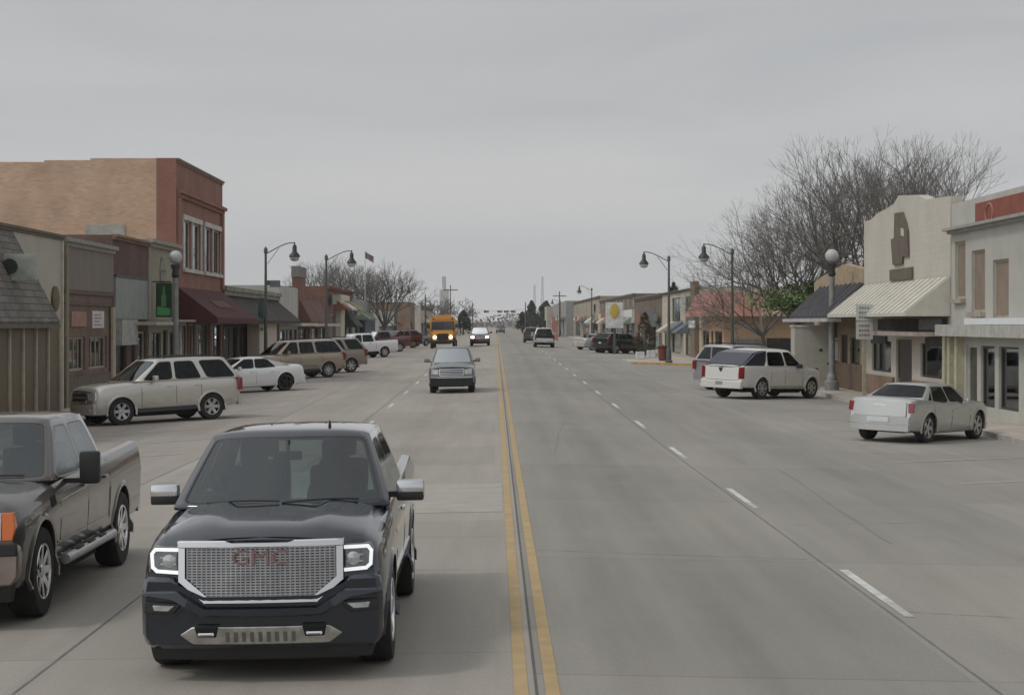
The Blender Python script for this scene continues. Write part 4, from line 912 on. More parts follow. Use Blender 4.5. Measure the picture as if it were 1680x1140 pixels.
# ================================================================ buildings: u runs along the street, d points to the street
XL, XR = -14.5, 15.1
def yl(px): return F_PX * XL / (px - VX)      # depth of a point of the left or right street front
def yr(px): return F_PX * XR / (px - VX)
doorm = pbr('dark_door', (.05, .035, .03), .5); framem = pbr('window_frame_pale', (.5, .49, .45), .6); framed = pbr('window_frame_dark', (.06, .06, .06), .5, .3)
room = pbr('shop_interior', (.10, .09, .08), .9, var=.5, scale=1.5); roofm = pbr('roof_membrane', (.2, .2, .2), .9)
blind = pbr('window_blind', (.45, .42, .38), .8); sillm = pbr('stone_sill', (.45, .43, .39), .8)
DR = random.Random(77); DISP = [pbr('disp_%d' % i, c, .7, var=.4, scale=6) for i, c in enumerate(((.4, .38, .33), (.12, .2, .27), (.35, .12, .09), (.5, .5, .5), (.2, .25, .15), (.45, .36, .2)))]
class Bld:
    def __init__(s, name, label, sg, y0, y1, ztop, depth=14, X=None, wall=None, cat='building', group=None, zb=None):
        s.sg = sg; X = (XL if sg > 0 else XR) if X is None else X; s.y0, s.y1, s.X = y0, y1, X; s.W = y1 - y0
        s.zb = (gz(X, (y0 + y1) / 2) - .2) if zb is None else zb; s.H = ztop - s.zb; s.D = depth; s.wm = wall
        s.root = thing(name, label, cat, (X, y0, s.zb), group=group)
    def P(s, u, z, d=0): return (s.sg * d, u, z)
    def U(s, px, d=0): return F_PX * (s.X + s.sg * d) / (px - VX) - s.y0          # pixel column on the front -> u
    def Z(s, py, u): return zat(py, s.y0 + u) - s.zb
    def bx(s, name, u0, u1, z0, z1, d0, d1, m, parent=None, bev=0, bm=None):
        b = bm or B(); xa, xb = sorted((s.sg * d0, s.sg * d1)); box(b, xa, xb, u0, u1, z0, z1, bev=bev)
        return b if bm else mk(name, b, m, parent or s.root)
    def walls(s, openings=(), par=.35, name='wall', roof=True, th=.25, m=None):
        b = B(); W, H, D = s.W, s.H, s.D
        us = sorted({0, W, *[o[0] for o in openings], *[o[1] for o in openings]}); zs = sorted({0, H, *[o[2] for o in openings], *[o[3] for o in openings]})
        for i in range(len(us) - 1):
            for j in range(len(zs) - 1):
                cu, cz = (us[i] + us[i + 1]) / 2, (zs[j] + zs[j + 1]) / 2
                if any(o[0] < cu < o[1] and o[2] < cz < o[3] for o in openings): continue
                quad(b, [s.P(us[i], zs[j]), s.P(us[i + 1], zs[j]), s.P(us[i + 1], zs[j + 1]), s.P(us[i], zs[j + 1])])
        for o in openings:
            a, c, e, f = o[:4]; r = -.18
            for q in (((a, e), (c, e)), ((c, e), (c, f)), ((c, f), (a, f)), ((a, f), (a, e))):
                quad(b, [s.P(*q[0]), s.P(*q[1]), s.P(*q[1], r), s.P(*q[0], r)])
        for u in (0, W): quad(b, [s.P(u, 0), s.P(u, H), s.P(u, H, -D), s.P(u, 0, -D)])
        quad(b, [s.P(0, 0, -D), s.P(W, 0, -D), s.P(W, H, -D), s.P(0, H, -D)])
        # parapet top, inner faces
        i0 = [(0, 0), (W, 0), (W, -D), (0, -D)]; i1 = [(th, -th), (W - th, -th), (W - th, -D + th), (th, -D + th)]
        for k in range(4):
            (u0, d0), (u1, d1), (v0, e0), (v1, e1) = i0[k], i0[(k + 1) % 4], i1[k], i1[(k + 1) % 4]
            quad(b, [s.P(u0, H, d0), s.P(u1, H, d1), s.P(v1, H, e1), s.P(v0, H, e0)]); quad(b, [s.P(v0, H, e0), s.P(v1, H, e1), s.P(v1, H - par, e1), s.P(v0, H - par, e0)])
        bmesh.ops.remove_doubles(b, verts=b.verts, dist=1e-4)
        o = mk(name, b, m or s.wm, s.root)
        s.bx('roof', th, W - th, H - par - .1, H - par, -D + th, -th, roofm if roof is True else roof)
        s.bx('shop_floor', .3, W - .3, .02, .08, -5, -.25, room); s.bx('back_partition', .3, W - .3, .08, min(H - .6, 3.6), -5.2, -5, room)
        for o_ in openings: s.fill(o_)
        return o
    def fill(s, o):
        a, c, e, f, kind = o[:5]; m = o[5] if len(o) > 5 else framed; fw = .07
        b = B(); s.bx('', a, a + fw, e, f, -.16, -.08, m, bm=b); s.bx('', c - fw, c, e, f, -.16, -.08, m, bm=b); s.bx('', a + fw, c - fw, e, e + fw, -.16, -.08, m, bm=b); s.bx('', a + fw, c - fw, f - fw, f, -.16, -.08, m, bm=b)
        n = o[6] if len(o) > 6 else 0
        for k in range(n): u = a + (c - a) * (k + 1) / (n + 1); s.bx('', u - .03, u + .03, e + fw, f - fw, -.15, -.09, m, bm=b)
        if kind == 'door':
            fr = mk('door', b, m, s.root); s.bx('door_panel', a + fw, c - fw, e + fw, f - fw, -.14, -.11, doorm, fr); s.bx('handle', c - .2, c - .17, e + .9, e + 1.1, -.11, -.05, satin, fr)
        elif kind == 'glassdoor':
            fr = mk('door', b, m, s.root); s.bx('pane', a + fw, c - fw, e + fw, f - fw, -.13, -.12, g_shop, fr); s.bx('handle', c - .2, c - .17, e + .9, e + 1.2, -.12, -.05, satin, fr)
        elif kind == 'blind':
            fr = mk('window', b, m, s.root); s.bx('pane', a + fw, c - fw, e + fw, f - fw, -.13, -.12, g_shop, fr); s.bx('blind', a + fw, c - fw, e + fw, f - fw, -.22, -.20, blind, fr)
        elif kind == 'bricked':
            fr = mk('window', b, m, s.root); s.bx('infill', a + fw, c - fw, e + fw, f - fw, -.14, -.10, o[7], fr)
        elif kind == 'open': b.free()
        else:
            fr = mk('window', b, m, s.root); s.bx('pane', a + fw, c - fw, e + fw, f - fw, -.13, -.12, g_shop, fr)
            if s.y0 < 140:
                for k in range(2 if c - a > 1.5 else 1):
                    u = DR.uniform(a + .1, max(a + .15, c - .9)); h = DR.uniform(.3, .85) * (f - e); dd = DR.uniform(.5, 1.1) + .3 * k
                    s.bx('window_display', u, u + DR.uniform(.35, .8), e + .02, e + h, -dd - .2, -dd, DR.choice(DISP), fr)
    def cornice(s, z0, z1, d=.18, m=None, u0=0, u1=None, name='cornice'):
        u1 = s.W if u1 is None else u1; b = B(); h = z1 - z0
        s.bx('', u0, u1, z0, z0 + h * .5, .002, d * .5, m, bm=b); s.bx('', u0 - .03, u1 + .03, z0 + h * .5 + .001, z1, -.02, d, m, bm=b); return mk(name, b, m or s.wm, s.root)
    def awning(s, u0, u1, z0, z1, d1, m, name='awning', drop=.25, d0=.01, thick=.05, ends=True, parent=None):
        b = B(); P = s.P
        for u in ((u0, u1) if ends else ()):
            quad(b, [P(u, z1, d0), P(u, z0, d1), P(u, z0, d0)])
        quad(b, [P(u0, z1, d0), P(u1, z1, d0), P(u1, z0, d1), P(u0, z0, d1)])
        quad(b, [P(u0, z1 - thick, d0), P(u1, z1 - thick, d0), P(u1, z0 - thick, d1), P(u0, z0 - thick, d1)])
        quad(b, [P(u0, z0, d1), P(u1, z0, d1), P(u1, z0 - drop, d1), P(u0, z0 - drop, d1)])
        for u in (u0, u1): quad(b, [P(u, z0, d1), P(u, z0 - drop, d1), P(u, z0 - drop, d0), P(u, z0, d0)])
        return mk(name, b, m, s.root if parent is None else parent)
# --- left row -----------------------------------------------------------------
stucco = pbr('cream_stucco', (.46, .43, .365), .9, var=.1, scale=.8, bump=.2); shk = shingle('wood_shingle', (.15, .14, .13), (.235, .215, .19), .32, .2)
siding = ribbed('brown_siding', (.145, .11, .07), .28, 1, .06, .6); tanbat = pbr('tan_batten', (.42, .36, .27), .8)
b1 = Bld('shop_building', 'cream shop front under a shingled sloping roof with brown boards and tan battens below', 1, 44, 61.3, 5.72, wall=stucco)
b1.walls([]); b1.cornice(b1.H - .16, b1.H + .02, .10, pbr('brown_trim', (.14, .12, .09), .8))
b1.bx('corner_trim', b1.W - .22, b1.W - .02, 0, b1.H - .17, .003, .06, pbr('cream_trim', (.55, .50, .41), .8))
ue = 10.9; zz = lambda z: z - b1.zb
b = B(); P = b1.P
A = [P(0, zz(5.55), .02), P(ue, zz(5.55), .02), P(ue, zz(2.85), 1.45), P(0, zz(2.85), 1.45)]; D = [P(0, zz(5.55), .01), P(ue, zz(5.55), .01), P(ue, zz(2.75), 1.40), P(0, zz(2.75), 1.40)]
quad(b, A); quad(b, [D[0], D[1], D[2], D[3]]); quad(b, [A[1], A[2], D[2], P(ue, zz(2.75), .02)]); quad(b, [A[3], A[2], D[2], D[3]])
mk('shingle_roof', b, shk, b1.root)
b1.bx('fascia_board', 0, ue, zz(2.66), zz(2.78), 1.25, 1.46, pbr('brown_trim', (.14, .12, .09)))
b1.bx('board_screen', 0, 12.1, 0, zz(2.68), 1.05, 1.15, siding)
for i in range(9): u = 12.0 - i * 1.45; b1.bx('batten', u - .09, u + .06, 0, zz(2.66), 1.151, 1.21, tanbat)
b = B(); lathe(b, [(.42, -.03), (.42, .04), (.36, .06), (.001, .06)], 28, 'x', (0, 0, 0)); me_o = mk('oval_plaque', b, pbr('brown_wood', (.13, .09, .045), .6), b1.root, 40); me_o.location = (.03, b1.U(89), zz(3.6)); me_o.scale = (1, 1.1, 1)
b = B(); box(b, .6, 1.5, 7.75, 7.95, zz(4.0), zz(4.75), bev=.02); lb = tag(mk('hanging_sign', b, pbr('pale_green_panel', (.33, .36, .32), .6), None), 'pale green box sign standing out from the shingled roof', 'sign'); lb.location = (XL, 44, b1.zb)
b = B(); lathe(b, [(.22, 7.72), (.22, 7.66), (.001, 7.65)], 24, 'y', (.78, 0, zz(4.4))); mk('dark_disc', b, black, lb, 40)

taupe = pbr('taupe_panel', (.215, .185, .155), .85, var=.12, scale=.9, stretch=(1, 1, .4)); rb1 = brick('mauve_brick', (.19, .115, .09), (.235, .15, .12), (.22, .19, .16))
b2 = Bld('shop_building', 'grey-brown flat-topped shop front with two bluish windows and a white poster', 1, 61.4, 69.3, 5.68, wall=rb1)
zz2 = lambda z: z - b2.zb
b2.walls([(.5, 3.3, zz2(1.15), zz2(2.32), 'w', tanbat, 3), (3.9, 6.9, zz2(1.15), zz2(2.32), 'w', tanbat, 3)], roof=pbr('white_roof', (.75, .76, .76), .8))
b2.bx('upper_panel', .0, b2.W, zz2(3.95), zz2(5.4), .003, .05, taupe); b2.cornice(zz2(5.4), zz2(5.68), .25, pbr('grey_trim', (.30, .285, .25), .8))
b2.bx('brick_band', 0, b2.W, zz2(3.80), zz2(3.94), .003, .08, pbr('brown_band', (.13, .09, .07), .8)); b2.bx('brick_band', 0, b2.W, zz2(3.42), zz2(3.50), .003, .06, MATS['brown_band'])
b2.bx('corner_trim', 0, .35, 0, zz2(5.4), .051, .12, pbr('olive_trim', (.25, .22, .15), .8)); b2.bx('corner_trim', b2.W - .55, b2.W, 0, zz2(3.4), .051, .14, tanbat)
for k, (u, lit) in enumerate(((1.0, 0), (1.8, 1), (2.5, 0), (4.3, 1), (5.0, 0), (5.8, 1))):  # flag picks the taller blue display boxes, which do not glow
    b2.bx('window_display', u, u + .42, zz2(1.25), zz2(1.7 + .2 * lit), -.6, -.5, pbr('display_blue', (.10, .2, .28), .7) if lit else pbr('display_pale', (.4, .42, .38), .7))
b2.bx('dado', 0, b2.W, 0, zz2(.95), .003, .07, pbr('brown_dado', (.15, .125, .095), .85))
s1 = tag(b2.bx('wall_sign', 1.0, 3.2, zz2(2.68), zz2(3.2), .01, .06, pbr('pink_sign', (.36, .20, .16), .7)), 'faded pink-brown sign board on the grey-brown shop', 'sign'); s1.parent = None; s1.location = b2.root.location
s1 = tag(b2.bx('poster', 4.3, 6.2, zz2(2.62), zz2(3.24), .01, .05, pbr('poster_white', (.62, .6, .6), .7, var=.2, scale=3)), 'white poster hung right of the pink sign board', 'poster'); s1.parent = None; s1.location = b2.root.location
b = B()
for i, (h, a, c) in enumerate(((.48, .25, 1.3), (.36, .25, 1.5), (.24, .25, 1.1), (.12, .25, 1.4))): box(b, .051, .056, 4.3 + a, 4.3 + c, zz2(2.62) + h - .03, zz2(2.62) + h + .02)
mk('printed_lines', b, pbr('print_pink', (.35, .25, .27), .8), s1)

mauve = brick('maroon_brick', (.135, .075, .062), (.17, .10, .082), (.15, .11, .095))
b3 = Bld('shop_building', 'dark maroon brick shop with a grey metal sheet front', 1, 69.35, 76.2, 6.15, wall=mauve); z3 = lambda z: z - b3.zb
b3.walls([(.4, 2.6, .3, z3(2.45), 'w'), (3.1, 4.3, .05, z3(2.5), 'door'), (4.8, 6.5, .3, z3(2.45), 'w', framem)])
b3.cornice(z3(5.98), z3(6.17), .22, pbr('rust_trim', (.22, .15, .10), .8)); b3.bx('metal_panel', .15, b3.W - .3, z3(2.95), z3(4.55), .005, .09, ribbed('grey_sheet', (.255, .275, .265), .45, 1, .06, .8))
b3.bx('metal_panel_trim', .15, b3.W - .3, z3(4.56), z3(4.66), .005, .12, pbr('dark_trim', (.09, .085, .08), .7))
b3.bx('roller_cover', .3, 3.4, z3(1.95), z3(2.93), .005, .3, pbr('pale_grey_sheet', (.36, .37, .345), .7)); b3.bx('canopy', 3.0, b3.W, z3(2.72), z3(2.85), .005, 1.1, pbr('canopy_cream', (.4, .38, .3), .7))

creamb = brick('cream_brick', (.40, .37, .29), (.35, .33, .26), (.33, .3, .25), blotch=.15)
b4 = Bld('shop_building', 'narrow cream shop front with a round grey emblem beside the tall brick building', 1, 76.25, 83.2, 6.3, wall=creamb); z4 = lambda z: z - b4.zb
b4.walls([(1.0, 3.2, .25, z4(2.4), 'w', framed, 1), (3.6, 4.8, .05, z4(2.5), 'glassdoor'), (5.2, 6.6, .25, z4(2.4), 'w')])
b4.cornice(z4(6.0), z4(6.32), .3, pbr('olive_cornice', (.33, .31, .25), .8)); b4.cornice(z4(2.75), z4(2.95), .9, pbr('olive_cornice', (.33, .31, .25), .8), name='ledge')
b = B(); lathe(b, [(.62, 0), (.62, .05), (.5, .07), (.001, .07)], 28, 'x', (0, 0, 0)); e = mk('emblem', b, pbr('emblem_grey', (.28, .27, .22), .8, var=.4, scale=5), b4.root, 40); e.location = (.0, 3.4, z4(5.05))
b4.bx('emblem_bar', 2.9, 3.9, z4(5.02), z4(5.12), .071, .09, pbr('emblem_dark', (.16, .16, .13), .8)); b4.bx('pilaster', 0, .5, 0, z4(2.74), .003, .08, tanbat); b4.bx('pilaster', 0, .5, z4(2.96), z4(5.98), .003, .08, creamb)
# green projecting sign
sg_ = thing('hanging_sign', 'bright green sign with a pale bottle-like mark hanging from the cream shop front', 'sign', (XL, 77.4, 0))
b = B(); box(b, .16, .84, -.09, .09, 3.05, 4.5, bev=.02); pn = mk('sign_panel', b, pbr('sign_dark_green', (.012, .06, .025), .4, var=.2), sg_)
b = B(); prism(b, [(.22, 3.12), (.78, 3.12), (.78, 3.42), (.22, 3.5)], -.10, -.091); mk('sign_band', b, pbr('sign_bright_green', (.10, .42, .16), .5, var=.2, scale=9), pn)
b = B(); prism(b, [(.40, 3.5), (.60, 3.5), (.60, 3.95), (.54, 4.1), (.54, 4.35), (.46, 4.35), (.46, 4.1), (.40, 3.95)], -.10, -.091); mk('sign_mark', b, pbr('sign_mark_green', (.12, .30, .10), .5, var=.4, scale=10), pn)
b = B(); path(b, [(0, 0, 4.55), (.8, 0, 4.55)], .025); path(b, [(.5, 0, 4.5), (.5, 0, 4.56)], .02); mk('bracket', b, black, sg_)

redbrick = brick('red_brick', (.37, .145, .105), (.30, .13, .10), (.30, .21, .17), blotch=.25); tanbrick = brick('tan_brick', (.70, .46, .315), (.56, .375, .26), (.58, .45, .34), .3, .1, .22, .012)
b5 = Bld('brick_building', 'tall red brick building with a tan brick side wall and a maroon awning', 1, 83.3, 97.3, 10.3, depth=3.8, wall=redbrick); z5 = lambda z: z - b5.zb
def u5(px): return b5.U(px)
ops = [(u5(301), u5(313), z5(5.35), z5(7.6), 'blind', framem), (u5(315), u5(328.5), z5(5.35), z5(7.6), 'blind', framem), (u5(336), u5(347), z5(5.35), z5(7.6), 'blind', framem), (u5(349), u5(361), z5(5.35), z5(7.6), 'blind', framem),
       (.8, 3.2, .5, z5(2.75), 'w', framem, 2), (3.6, 4.9, .05, z5(2.75), 'glassdoor', framem), (5.4, 9.6, .5, z5(2.75), 'w', pbr('olive_frame', (.3, .28, .2), .7), 2), (10.2, 13.4, .05, z5(2.75), 'w', framed, 1)]
b5.walls(ops)
# tan side wall with stepped parapet, standing just proud of the red brick
b = B(); pts = [(-.9, 0), (-.9, b5.H - .02), (-3.9, b5.H - .02), (-3.9, b5.H - .1), (-6.0, b5.H - .1), (-6.0, b5.H - .18), (-8.8, b5.H - .18), (-8.8, b5.H - .42), (-30, b5.H - .5), (-30, 0)]
pts = [(x, z) for x, z in pts]; prism(b, pts, -.14, -.003); mk('side_wall', b, tanbrick, b5.root)
b = B(); box(b, -30, -3.81, 0, 13.9, 0, b5.H - .62); mk('rear_block', b, tanbrick, b5.root)
b = B(); box(b, -.899, -.0, -.14, -.003, 5.3, b5.H); mk('corner_return', b, redbrick, b5.root)
b = B(); prism(b, [(-5.6 + .3, 0), (-5.6, 0), (-.9, 0)][:0] or [(-.9, 5.3), (0, 5.3), (0, 0), (-.9, 0)], -.139, -.003); mk('corner_pier', b, tanbrick, b5.root)
xs0, xs1 = at(141, 83.3) - XL, at(206, 83.3) - XL
b = B(); box(b, xs0, xs1, -.18, -.141, z5(zat(392, 83.3)), z5(zat(369, 83.3))); mk('blocked_window', b, pbr('painted_block', (.42, .41, .36), .85), b5.root)
b5.cornice(b5.H - .18, b5.H + .01, .12, pbr('coping', (.24, .17, .13), .8)); b5.cornice(z5(8.55), z5(8.9), .26, redbrick, name='belt_course')
for u in (.0, b5.W - .7): b5.bx('pier', u, u + .7, z5(4.6), z5(8.53), .003, .12, redbrick)
for a, c in ((300, 329.5), (335, 362)):
    b5.bx('lintel', u5(a) - .1, u5(c) + .1, z5(7.61), z5(7.85), .003, .09, pbr('white_stone', (.58, .57, .53), .8)); b5.bx('sill', u5(a) - .1, u5(c) + .1, z5(5.18), z5(5.34), .003, .14, MATS['white_stone'])
    for q in (a, (a + c) / 2, c): b5.bx('mullion', u5(q) - .12, u5(q) + .12, z5(5.345), z5(7.605), .003, .05, MATS['white_stone'])
aw = pbr('maroon_canvas', (.085, .022, .022), .85, var=.25, scale=1.2)
a_ = b5.awning(.15, b5.W - .2, z5(3.05), z5(4.45), 1.85, aw, drop=.28)
b = B(); box(b, 1.9, 1.905, 5.0, 9.2, z5(2.85), z5(2.98)); b.free()
P = b5.P
def on_aw(u, t): return (1.85 * t + .01 + .03, u, z5(4.45) + (z5(3.05) - z5(4.45)) * t + .03)
b = B()
for i in range(9):
    u = 4.6 + .5 * i; quad(b, [on_aw(u, .42), on_aw(u + .3, .42), on_aw(u + .3, .66), on_aw(u, .66)])
mk('awning_lettering', b, pbr('faded_lettering', (.17, .115, .10), .8), a_)
for u in (.4, 5.1, 9.9): b5.bx('storefront_post', u - .12, u + .12, 0, z5(2.75), .003, .12, framem)

dk = shingle('dark_shingle', (.06, .05, .042), (.085, .07, .055))
b6 = Bld('shop_building', 'low shop with a dark shingled canopy and a bright beige wall panel', 1, 97.4, 122.6, 4.75, wall=pbr('dark_brown_wall', (.075, .05, .042), .85)); z6 = lambda z: z - b6.zb
b6.walls([(.6, 5.5, .3, z6(2.6), 'w', framed, 1), (5.9, 7.6, .05, z6(2.6), 'door'), (17.5, 18.8, .05, z6(2.5), 'glassdoor'), (19.4, 24, .5, z6(2.5), 'w', framed, 2)])
b6.awning(.1, b6.W - .1, z6(2.95), z6(4.2), 1.5, dk, drop=.2, name='shingle_canopy'); b6.cornice(z6(4.3), z6(4.78), .22, pbr('lichen_fascia', (.27, .27, .22), .85, var=.4, scale=1.5))
b6.bx('beige_panel', 8.2, 16.6, 0, z6(2.75), .2, .9, pbr('beige_board', (.60, .51, .42), .8, var=.06))
b = B(); lathe(b, [(.14, .0), (.1, .15), (.001, .2)], 12, 'z', (1.0, 8.6, z6(2.35))); mk('wall_lamp', b, framem, b6.root, 50)

gw = pbr('grey_white_stucco', (.46, .46, .43), .9, var=.12, scale=.7)
b7 = Bld('shop_building', 'pale grey shop front with a thin cream canopy left of the brick chimney', 1, 123, 134.5, 5.35, wall=gw); z7 = lambda z: z - b7.zb
b7.walls([(.6, 3.4, .3, z7(2.35), 'w'), (3.9, 5.2, .05, z7(2.4), 'door'), (5.8, 8.0, .3, z7(2.35), 'w'), (8.5, 11, .3, z7(2.35), 'w')])
b7.bx('canopy', 0, b7.W, z7(2.6), z7(2.8), .005, 1.5, pbr('cream_canopy', (.52, .5, .44), .7)); b7.bx('roof_vent', 1.5, 2.3, b7.H - .3, b7.H + .35, -1.2, -.4, framed)
rb2 = brick('rust_brick', (.22, .09, .06), (.26, .115, .08), (.22, .16, .13))
b8 = Bld('shop_building', 'rust-red brick shop with a square chimney and a cream canopy', 1, 134.6, 158, 5.0, wall=rb2); z8 = lambda z: z - b8.zb
b8.walls([(1, 6, .3, z8(2.4), 'w', framed, 2), (7, 8.4, .05, z8(2.4), 'door'), (9.4, 15, .3, z8(2.4), 'w', framed, 2), (17, 22, .3, z8(2.4), 'w', framed, 2)])
ch = b8.bx('chimney', .1, 5.5, b8.H, z8(6.2), -.45, -.01, rb2); b8.bx('chimney_cap', .0, 5.6, z8(6.21), z8(7.0), -.5, .06, pbr('cap_grey', (.2, .19, .17), .8), ch)
b8.bx('canopy', 0, b8.W, z8(2.55), z8(2.75), .005, 1.3, MATS['cream_canopy']); b8.awning(1, 16, z8(2.95), z8(4.6), .9, shingle('rust_shingle', (.19, .10, .075), (.24, .14, .11)), drop=.1, name='shingle_panel')
b9 = Bld('shop_building', 'red brick building with a cream painted frame and a green awning', 1, 158.1, 186, 6.0, wall=rb2); z9 = lambda z: z - b9.zb
b9.walls([(2, 8, .4, z9(3.6), 'w', framem, 2), (9.5, 11, .05, z9(2.5), 'door'), (13.5, 19.5, .4, z9(3.8), 'w', framed, 2), (21, 26, .4, z9(2.6), 'w', framed, 1)], roof=True)
crm = pbr('cream_paint_wall', (.62, .60, .48), .8, var=.06); b9.bx('frame_column', 8.2, 12.4, 0, z9(4.9), .003, .5, crm); b9.bx('frame_beam', 8.2, 18, z9(4.901), z9(5.4), .003, .5, crm)
b9.awning(14, 22, z9(2.6), z9(4.2), 1.5, pbr('green_canvas', (.05, .075, .055), .85), drop=.2); b9.cornice(z9(5.7), z9(6.02), .3, rb2)
b10 = Bld('shop_building', 'grey rendered shop beyond the cream-framed brick building', 1, 186.2, 214, 5.3, wall=pbr('grey_render', (.33, .345, .33), .85)); b10.walls([(3, 9, .5, 3.2, 'w'), (12, 13.5, .05, 2.6, 'door'), (16, 25, .5, 3.2, 'w', framed, 2)])
b10.bx('blue_screen', 9.5, 26, .1, 3.4, .3, .6, pbr('blue_grey_sheet', (.07, .10, .125), .7))
b11 = Bld('shed_building', 'long low off-white building far down the left side', 1, 228, 268, 4.4, wall=pbr('offwhite_wall', (.46, .45, .39), .85)); b11.walls([(4, 9, .8, 2.6, 'w'), (13, 16, .05, 2.6, 'door'), (22, 34, .8, 2.6, 'w', framed, 3)])
b12 = Bld('shop_building', 'narrow brown brick building standing far down the left side beside the bus', 1, 285, 301, 6.1, X=-13.2, wall=brick('brown_brick', (.28, .18, .12), (.24, .16, .11), (.25, .2, .16))); b12.walls([(2, 6, .5, 3, 'w'), (8, 9.5, .05, 2.6, 'door')])
b13 = Bld('shop_building', 'pale building with a dark roof farthest down the left side', 1, 315, 372, 5.9, X=-12.8, wall=pbr('pale_wall', (.50, .46, .42), .85)); b13.walls([(4, 12, .5, 3, 'w'), (20, 30, .5, 3, 'w')]); b13.cornice(b13.H - .7, b13.H, .4, pbr('brown_fascia', (.15, .11, .09), .8))

# --- right row ----------------------------------------------------------------
wb = brick('white_painted_brick', (.52, .49, .43), (.545, .515, .45), (.465, .44, .385), .4, .2, .10, .006)
r1 = Bld('brick_building', 'cream painted brick building with a brown sign shape and a stepped top at the right', -1, 60.6, 74.8, 6.4, wall=wb); y1_ = lambda z: z - r1.zb
def ur(px): return F_PX * XR / (px - VX) - 60.6
r1.walls([(.5, 4.3, y1_(.9), y1_(2.1), 'w', framed), (ur(1496), ur(1470), .05, y1_(2.2), 'door', pbr('brown_wood_door', (.13, .085, .045), .6)), (ur(1462), ur(1430), y1_(.9), y1_(2.1), 'w', framed)])
def gable(s, pts, name, m, d0=-.4, d1=0):
    b = B(); prism(b, [(u, z) for u, z in pts], s.sg * d1, s.sg * d0, 'yz'); return mk(name, b, m, s.root)
zt = lambda px, py: zat(py, F_PX * XR / (px - VX)) - r1.zb
gable(r1, [(.0, r1.H), (.0, zt(1558, 322)), (ur(1530), zt(1530, 326)), (ur(1520), zt(1520, 328)), (ur(1505), zt(1505, 320)), (ur(1474), zt(1474, 321)), (ur(1466), zt(1466, 335)), (ur(1455), zt(1455, 342)), (ur(1440), zt(1440, 350)), (ur(1428), zt(1428, 361)), (r1.W, zt(1418, 363)), (r1.W, r1.H)], 'stepped_parapet', wb)
brn = pbr('brown_sign_paint', (.135, .11, .085), .8, var=.2, scale=2)
so_ = thing('wall_sign', 'brown figure-shaped sign with a plate beneath it, fixed to the cream brick wall', 'sign', r1.root.location)
Pq = lambda px, py: (ur(px), zt(px, py))
b = B(); prism(b, [Pq(*q) for q in ((1465, 393), (1470, 391), (1471, 350), (1483, 348), (1489, 365), (1492, 380), (1493, 421), (1484, 421), (1483, 433), (1468, 435))], -.005, -.09, 'yz'); mk('figure_panel', b, brn, so_)
b = B(); prism(b, [Pq(*q) for q in ((1482, 374), (1487, 376), (1487, 388), (1482, 386))], -.091, -.10, 'yz'); mk('figure_cutout', b, wb, so_)
b = B(); prism(b, [Pq(*q) for q in ((1463, 443), (1499, 438), (1499, 457), (1463, 461))], -.005, -.09, 'yz'); mk('name_plate', b, brn, so_)
seamr = pbr('cream_metal', (.60, .575, .50), .6, .1, var=.1)
aw1 = r1.awning(.02, r1.W - .0, y1_(3.15), y1_(4.35), 1.5, seamr, drop=.12, name='metal_awning')
for i in range(18):
    u = .15 + .80 * i; b = B(); P = r1.P
    prism_pts = [P(u, y1_(4.35), .012), P(u + .035, y1_(4.35), .012), P(u + .035, y1_(3.15), 1.505), P(u, y1_(3.15), 1.505)]
    T = [Vector(p) + Vector((-.015, 0, .02)) for p in prism_pts]
    quad(b, T)
    for k in range(4): quad(b, [prism_pts[k], prism_pts[(k + 1) % 4], T[(k + 1) % 4], T[k]])
    mk('standing_seam', b, pbr('seam_grey', (.47, .44, .375), .6), aw1)
r1.bx('sign_band', .4, r1.W - 3.6, y1_(2.52), y1_(2.95), .02, .2, pbr('dark_band', (.07, .06, .055), .8, var=.5, scale=2)); r1.bx('lit_transom', .4, 3.6, y1_(2.56), y1_(2.94), .201, .22, pbr('pale_transom', (.22, .24, .25), .5, var=.4, scale=6))  # the transom is a plain pale panel without any glow
r1.bx('shelf_canopy', .2, 7.6, y1_(2.36), y1_(2.50), .02, 1.1, pbr('pink_beige', (.42, .35, .30), .8)); r1.bx('brick_dado', 0, ur(1500), 0, y1_(.75), .003, .1, brick('pink_brick', (.31, .19, .13), (.27, .17, .12), (.28, .22, .18)))
r1.bx('brick_dado', ur(1468), r1.W, 0, y1_(.75), .003, .1, MATS['pink_brick']); r1.bx('corner_pier', 0, .35, 0, y1_(2.35), .003, .2, pbr('yellow_cream', (.45, .42, .30), .8))
for u, m in ((1.2, 'dark_band'), (ur(1450), 'dark_band')): r1.bx('window_valance', u - .7, u + 1.9, y1_(2.0), y1_(2.3), .02, .12, MATS[m])

pw = pbr('pale_render', (.44, .435, .39), .85, var=.12, scale=.9)
r0 = Bld('shop_building', 'pale rendered building at the right edge with tall brown panels stepping down', -1, 40, 60.5, 6.72, wall=pw); y0_ = lambda z: z - r0.zb
u0r = lambda px: F_PX * XR / (px - VX) - 40
brp = pbr('brown_panel', (.25, .19, .145), .8, var=.15, scale=2)
op = []
for (a, c, e, f) in ((1567, 1584, 3.6, 5.45), (1594, 1616, 3.15, 5.08), (1629, 1655, 2.95, 4.7)): op.append((u0r(c), u0r(a), y0_(e), y0_(f), 'bricked', pbr('tan_frame', (.4, .36, .29), .7), 0, brp))
op += [(u0r(1640) - 2, u0r(1640) + .1, .7, y0_(2.1), 'w', framed), (u0r(1632), u0r(1609), .7, y0_(2.1), 'w', framed), (u0r(1603), u0r(1585), .25, y0_(2.1), 'w', framem)]
r0.walls(op); r0.cornice(y0_(5.72), y0_(5.9), .35, pbr('grey_ledge', (.33, .33, .30), .8), u0=0, u1=u0r(1562), name='ledge')
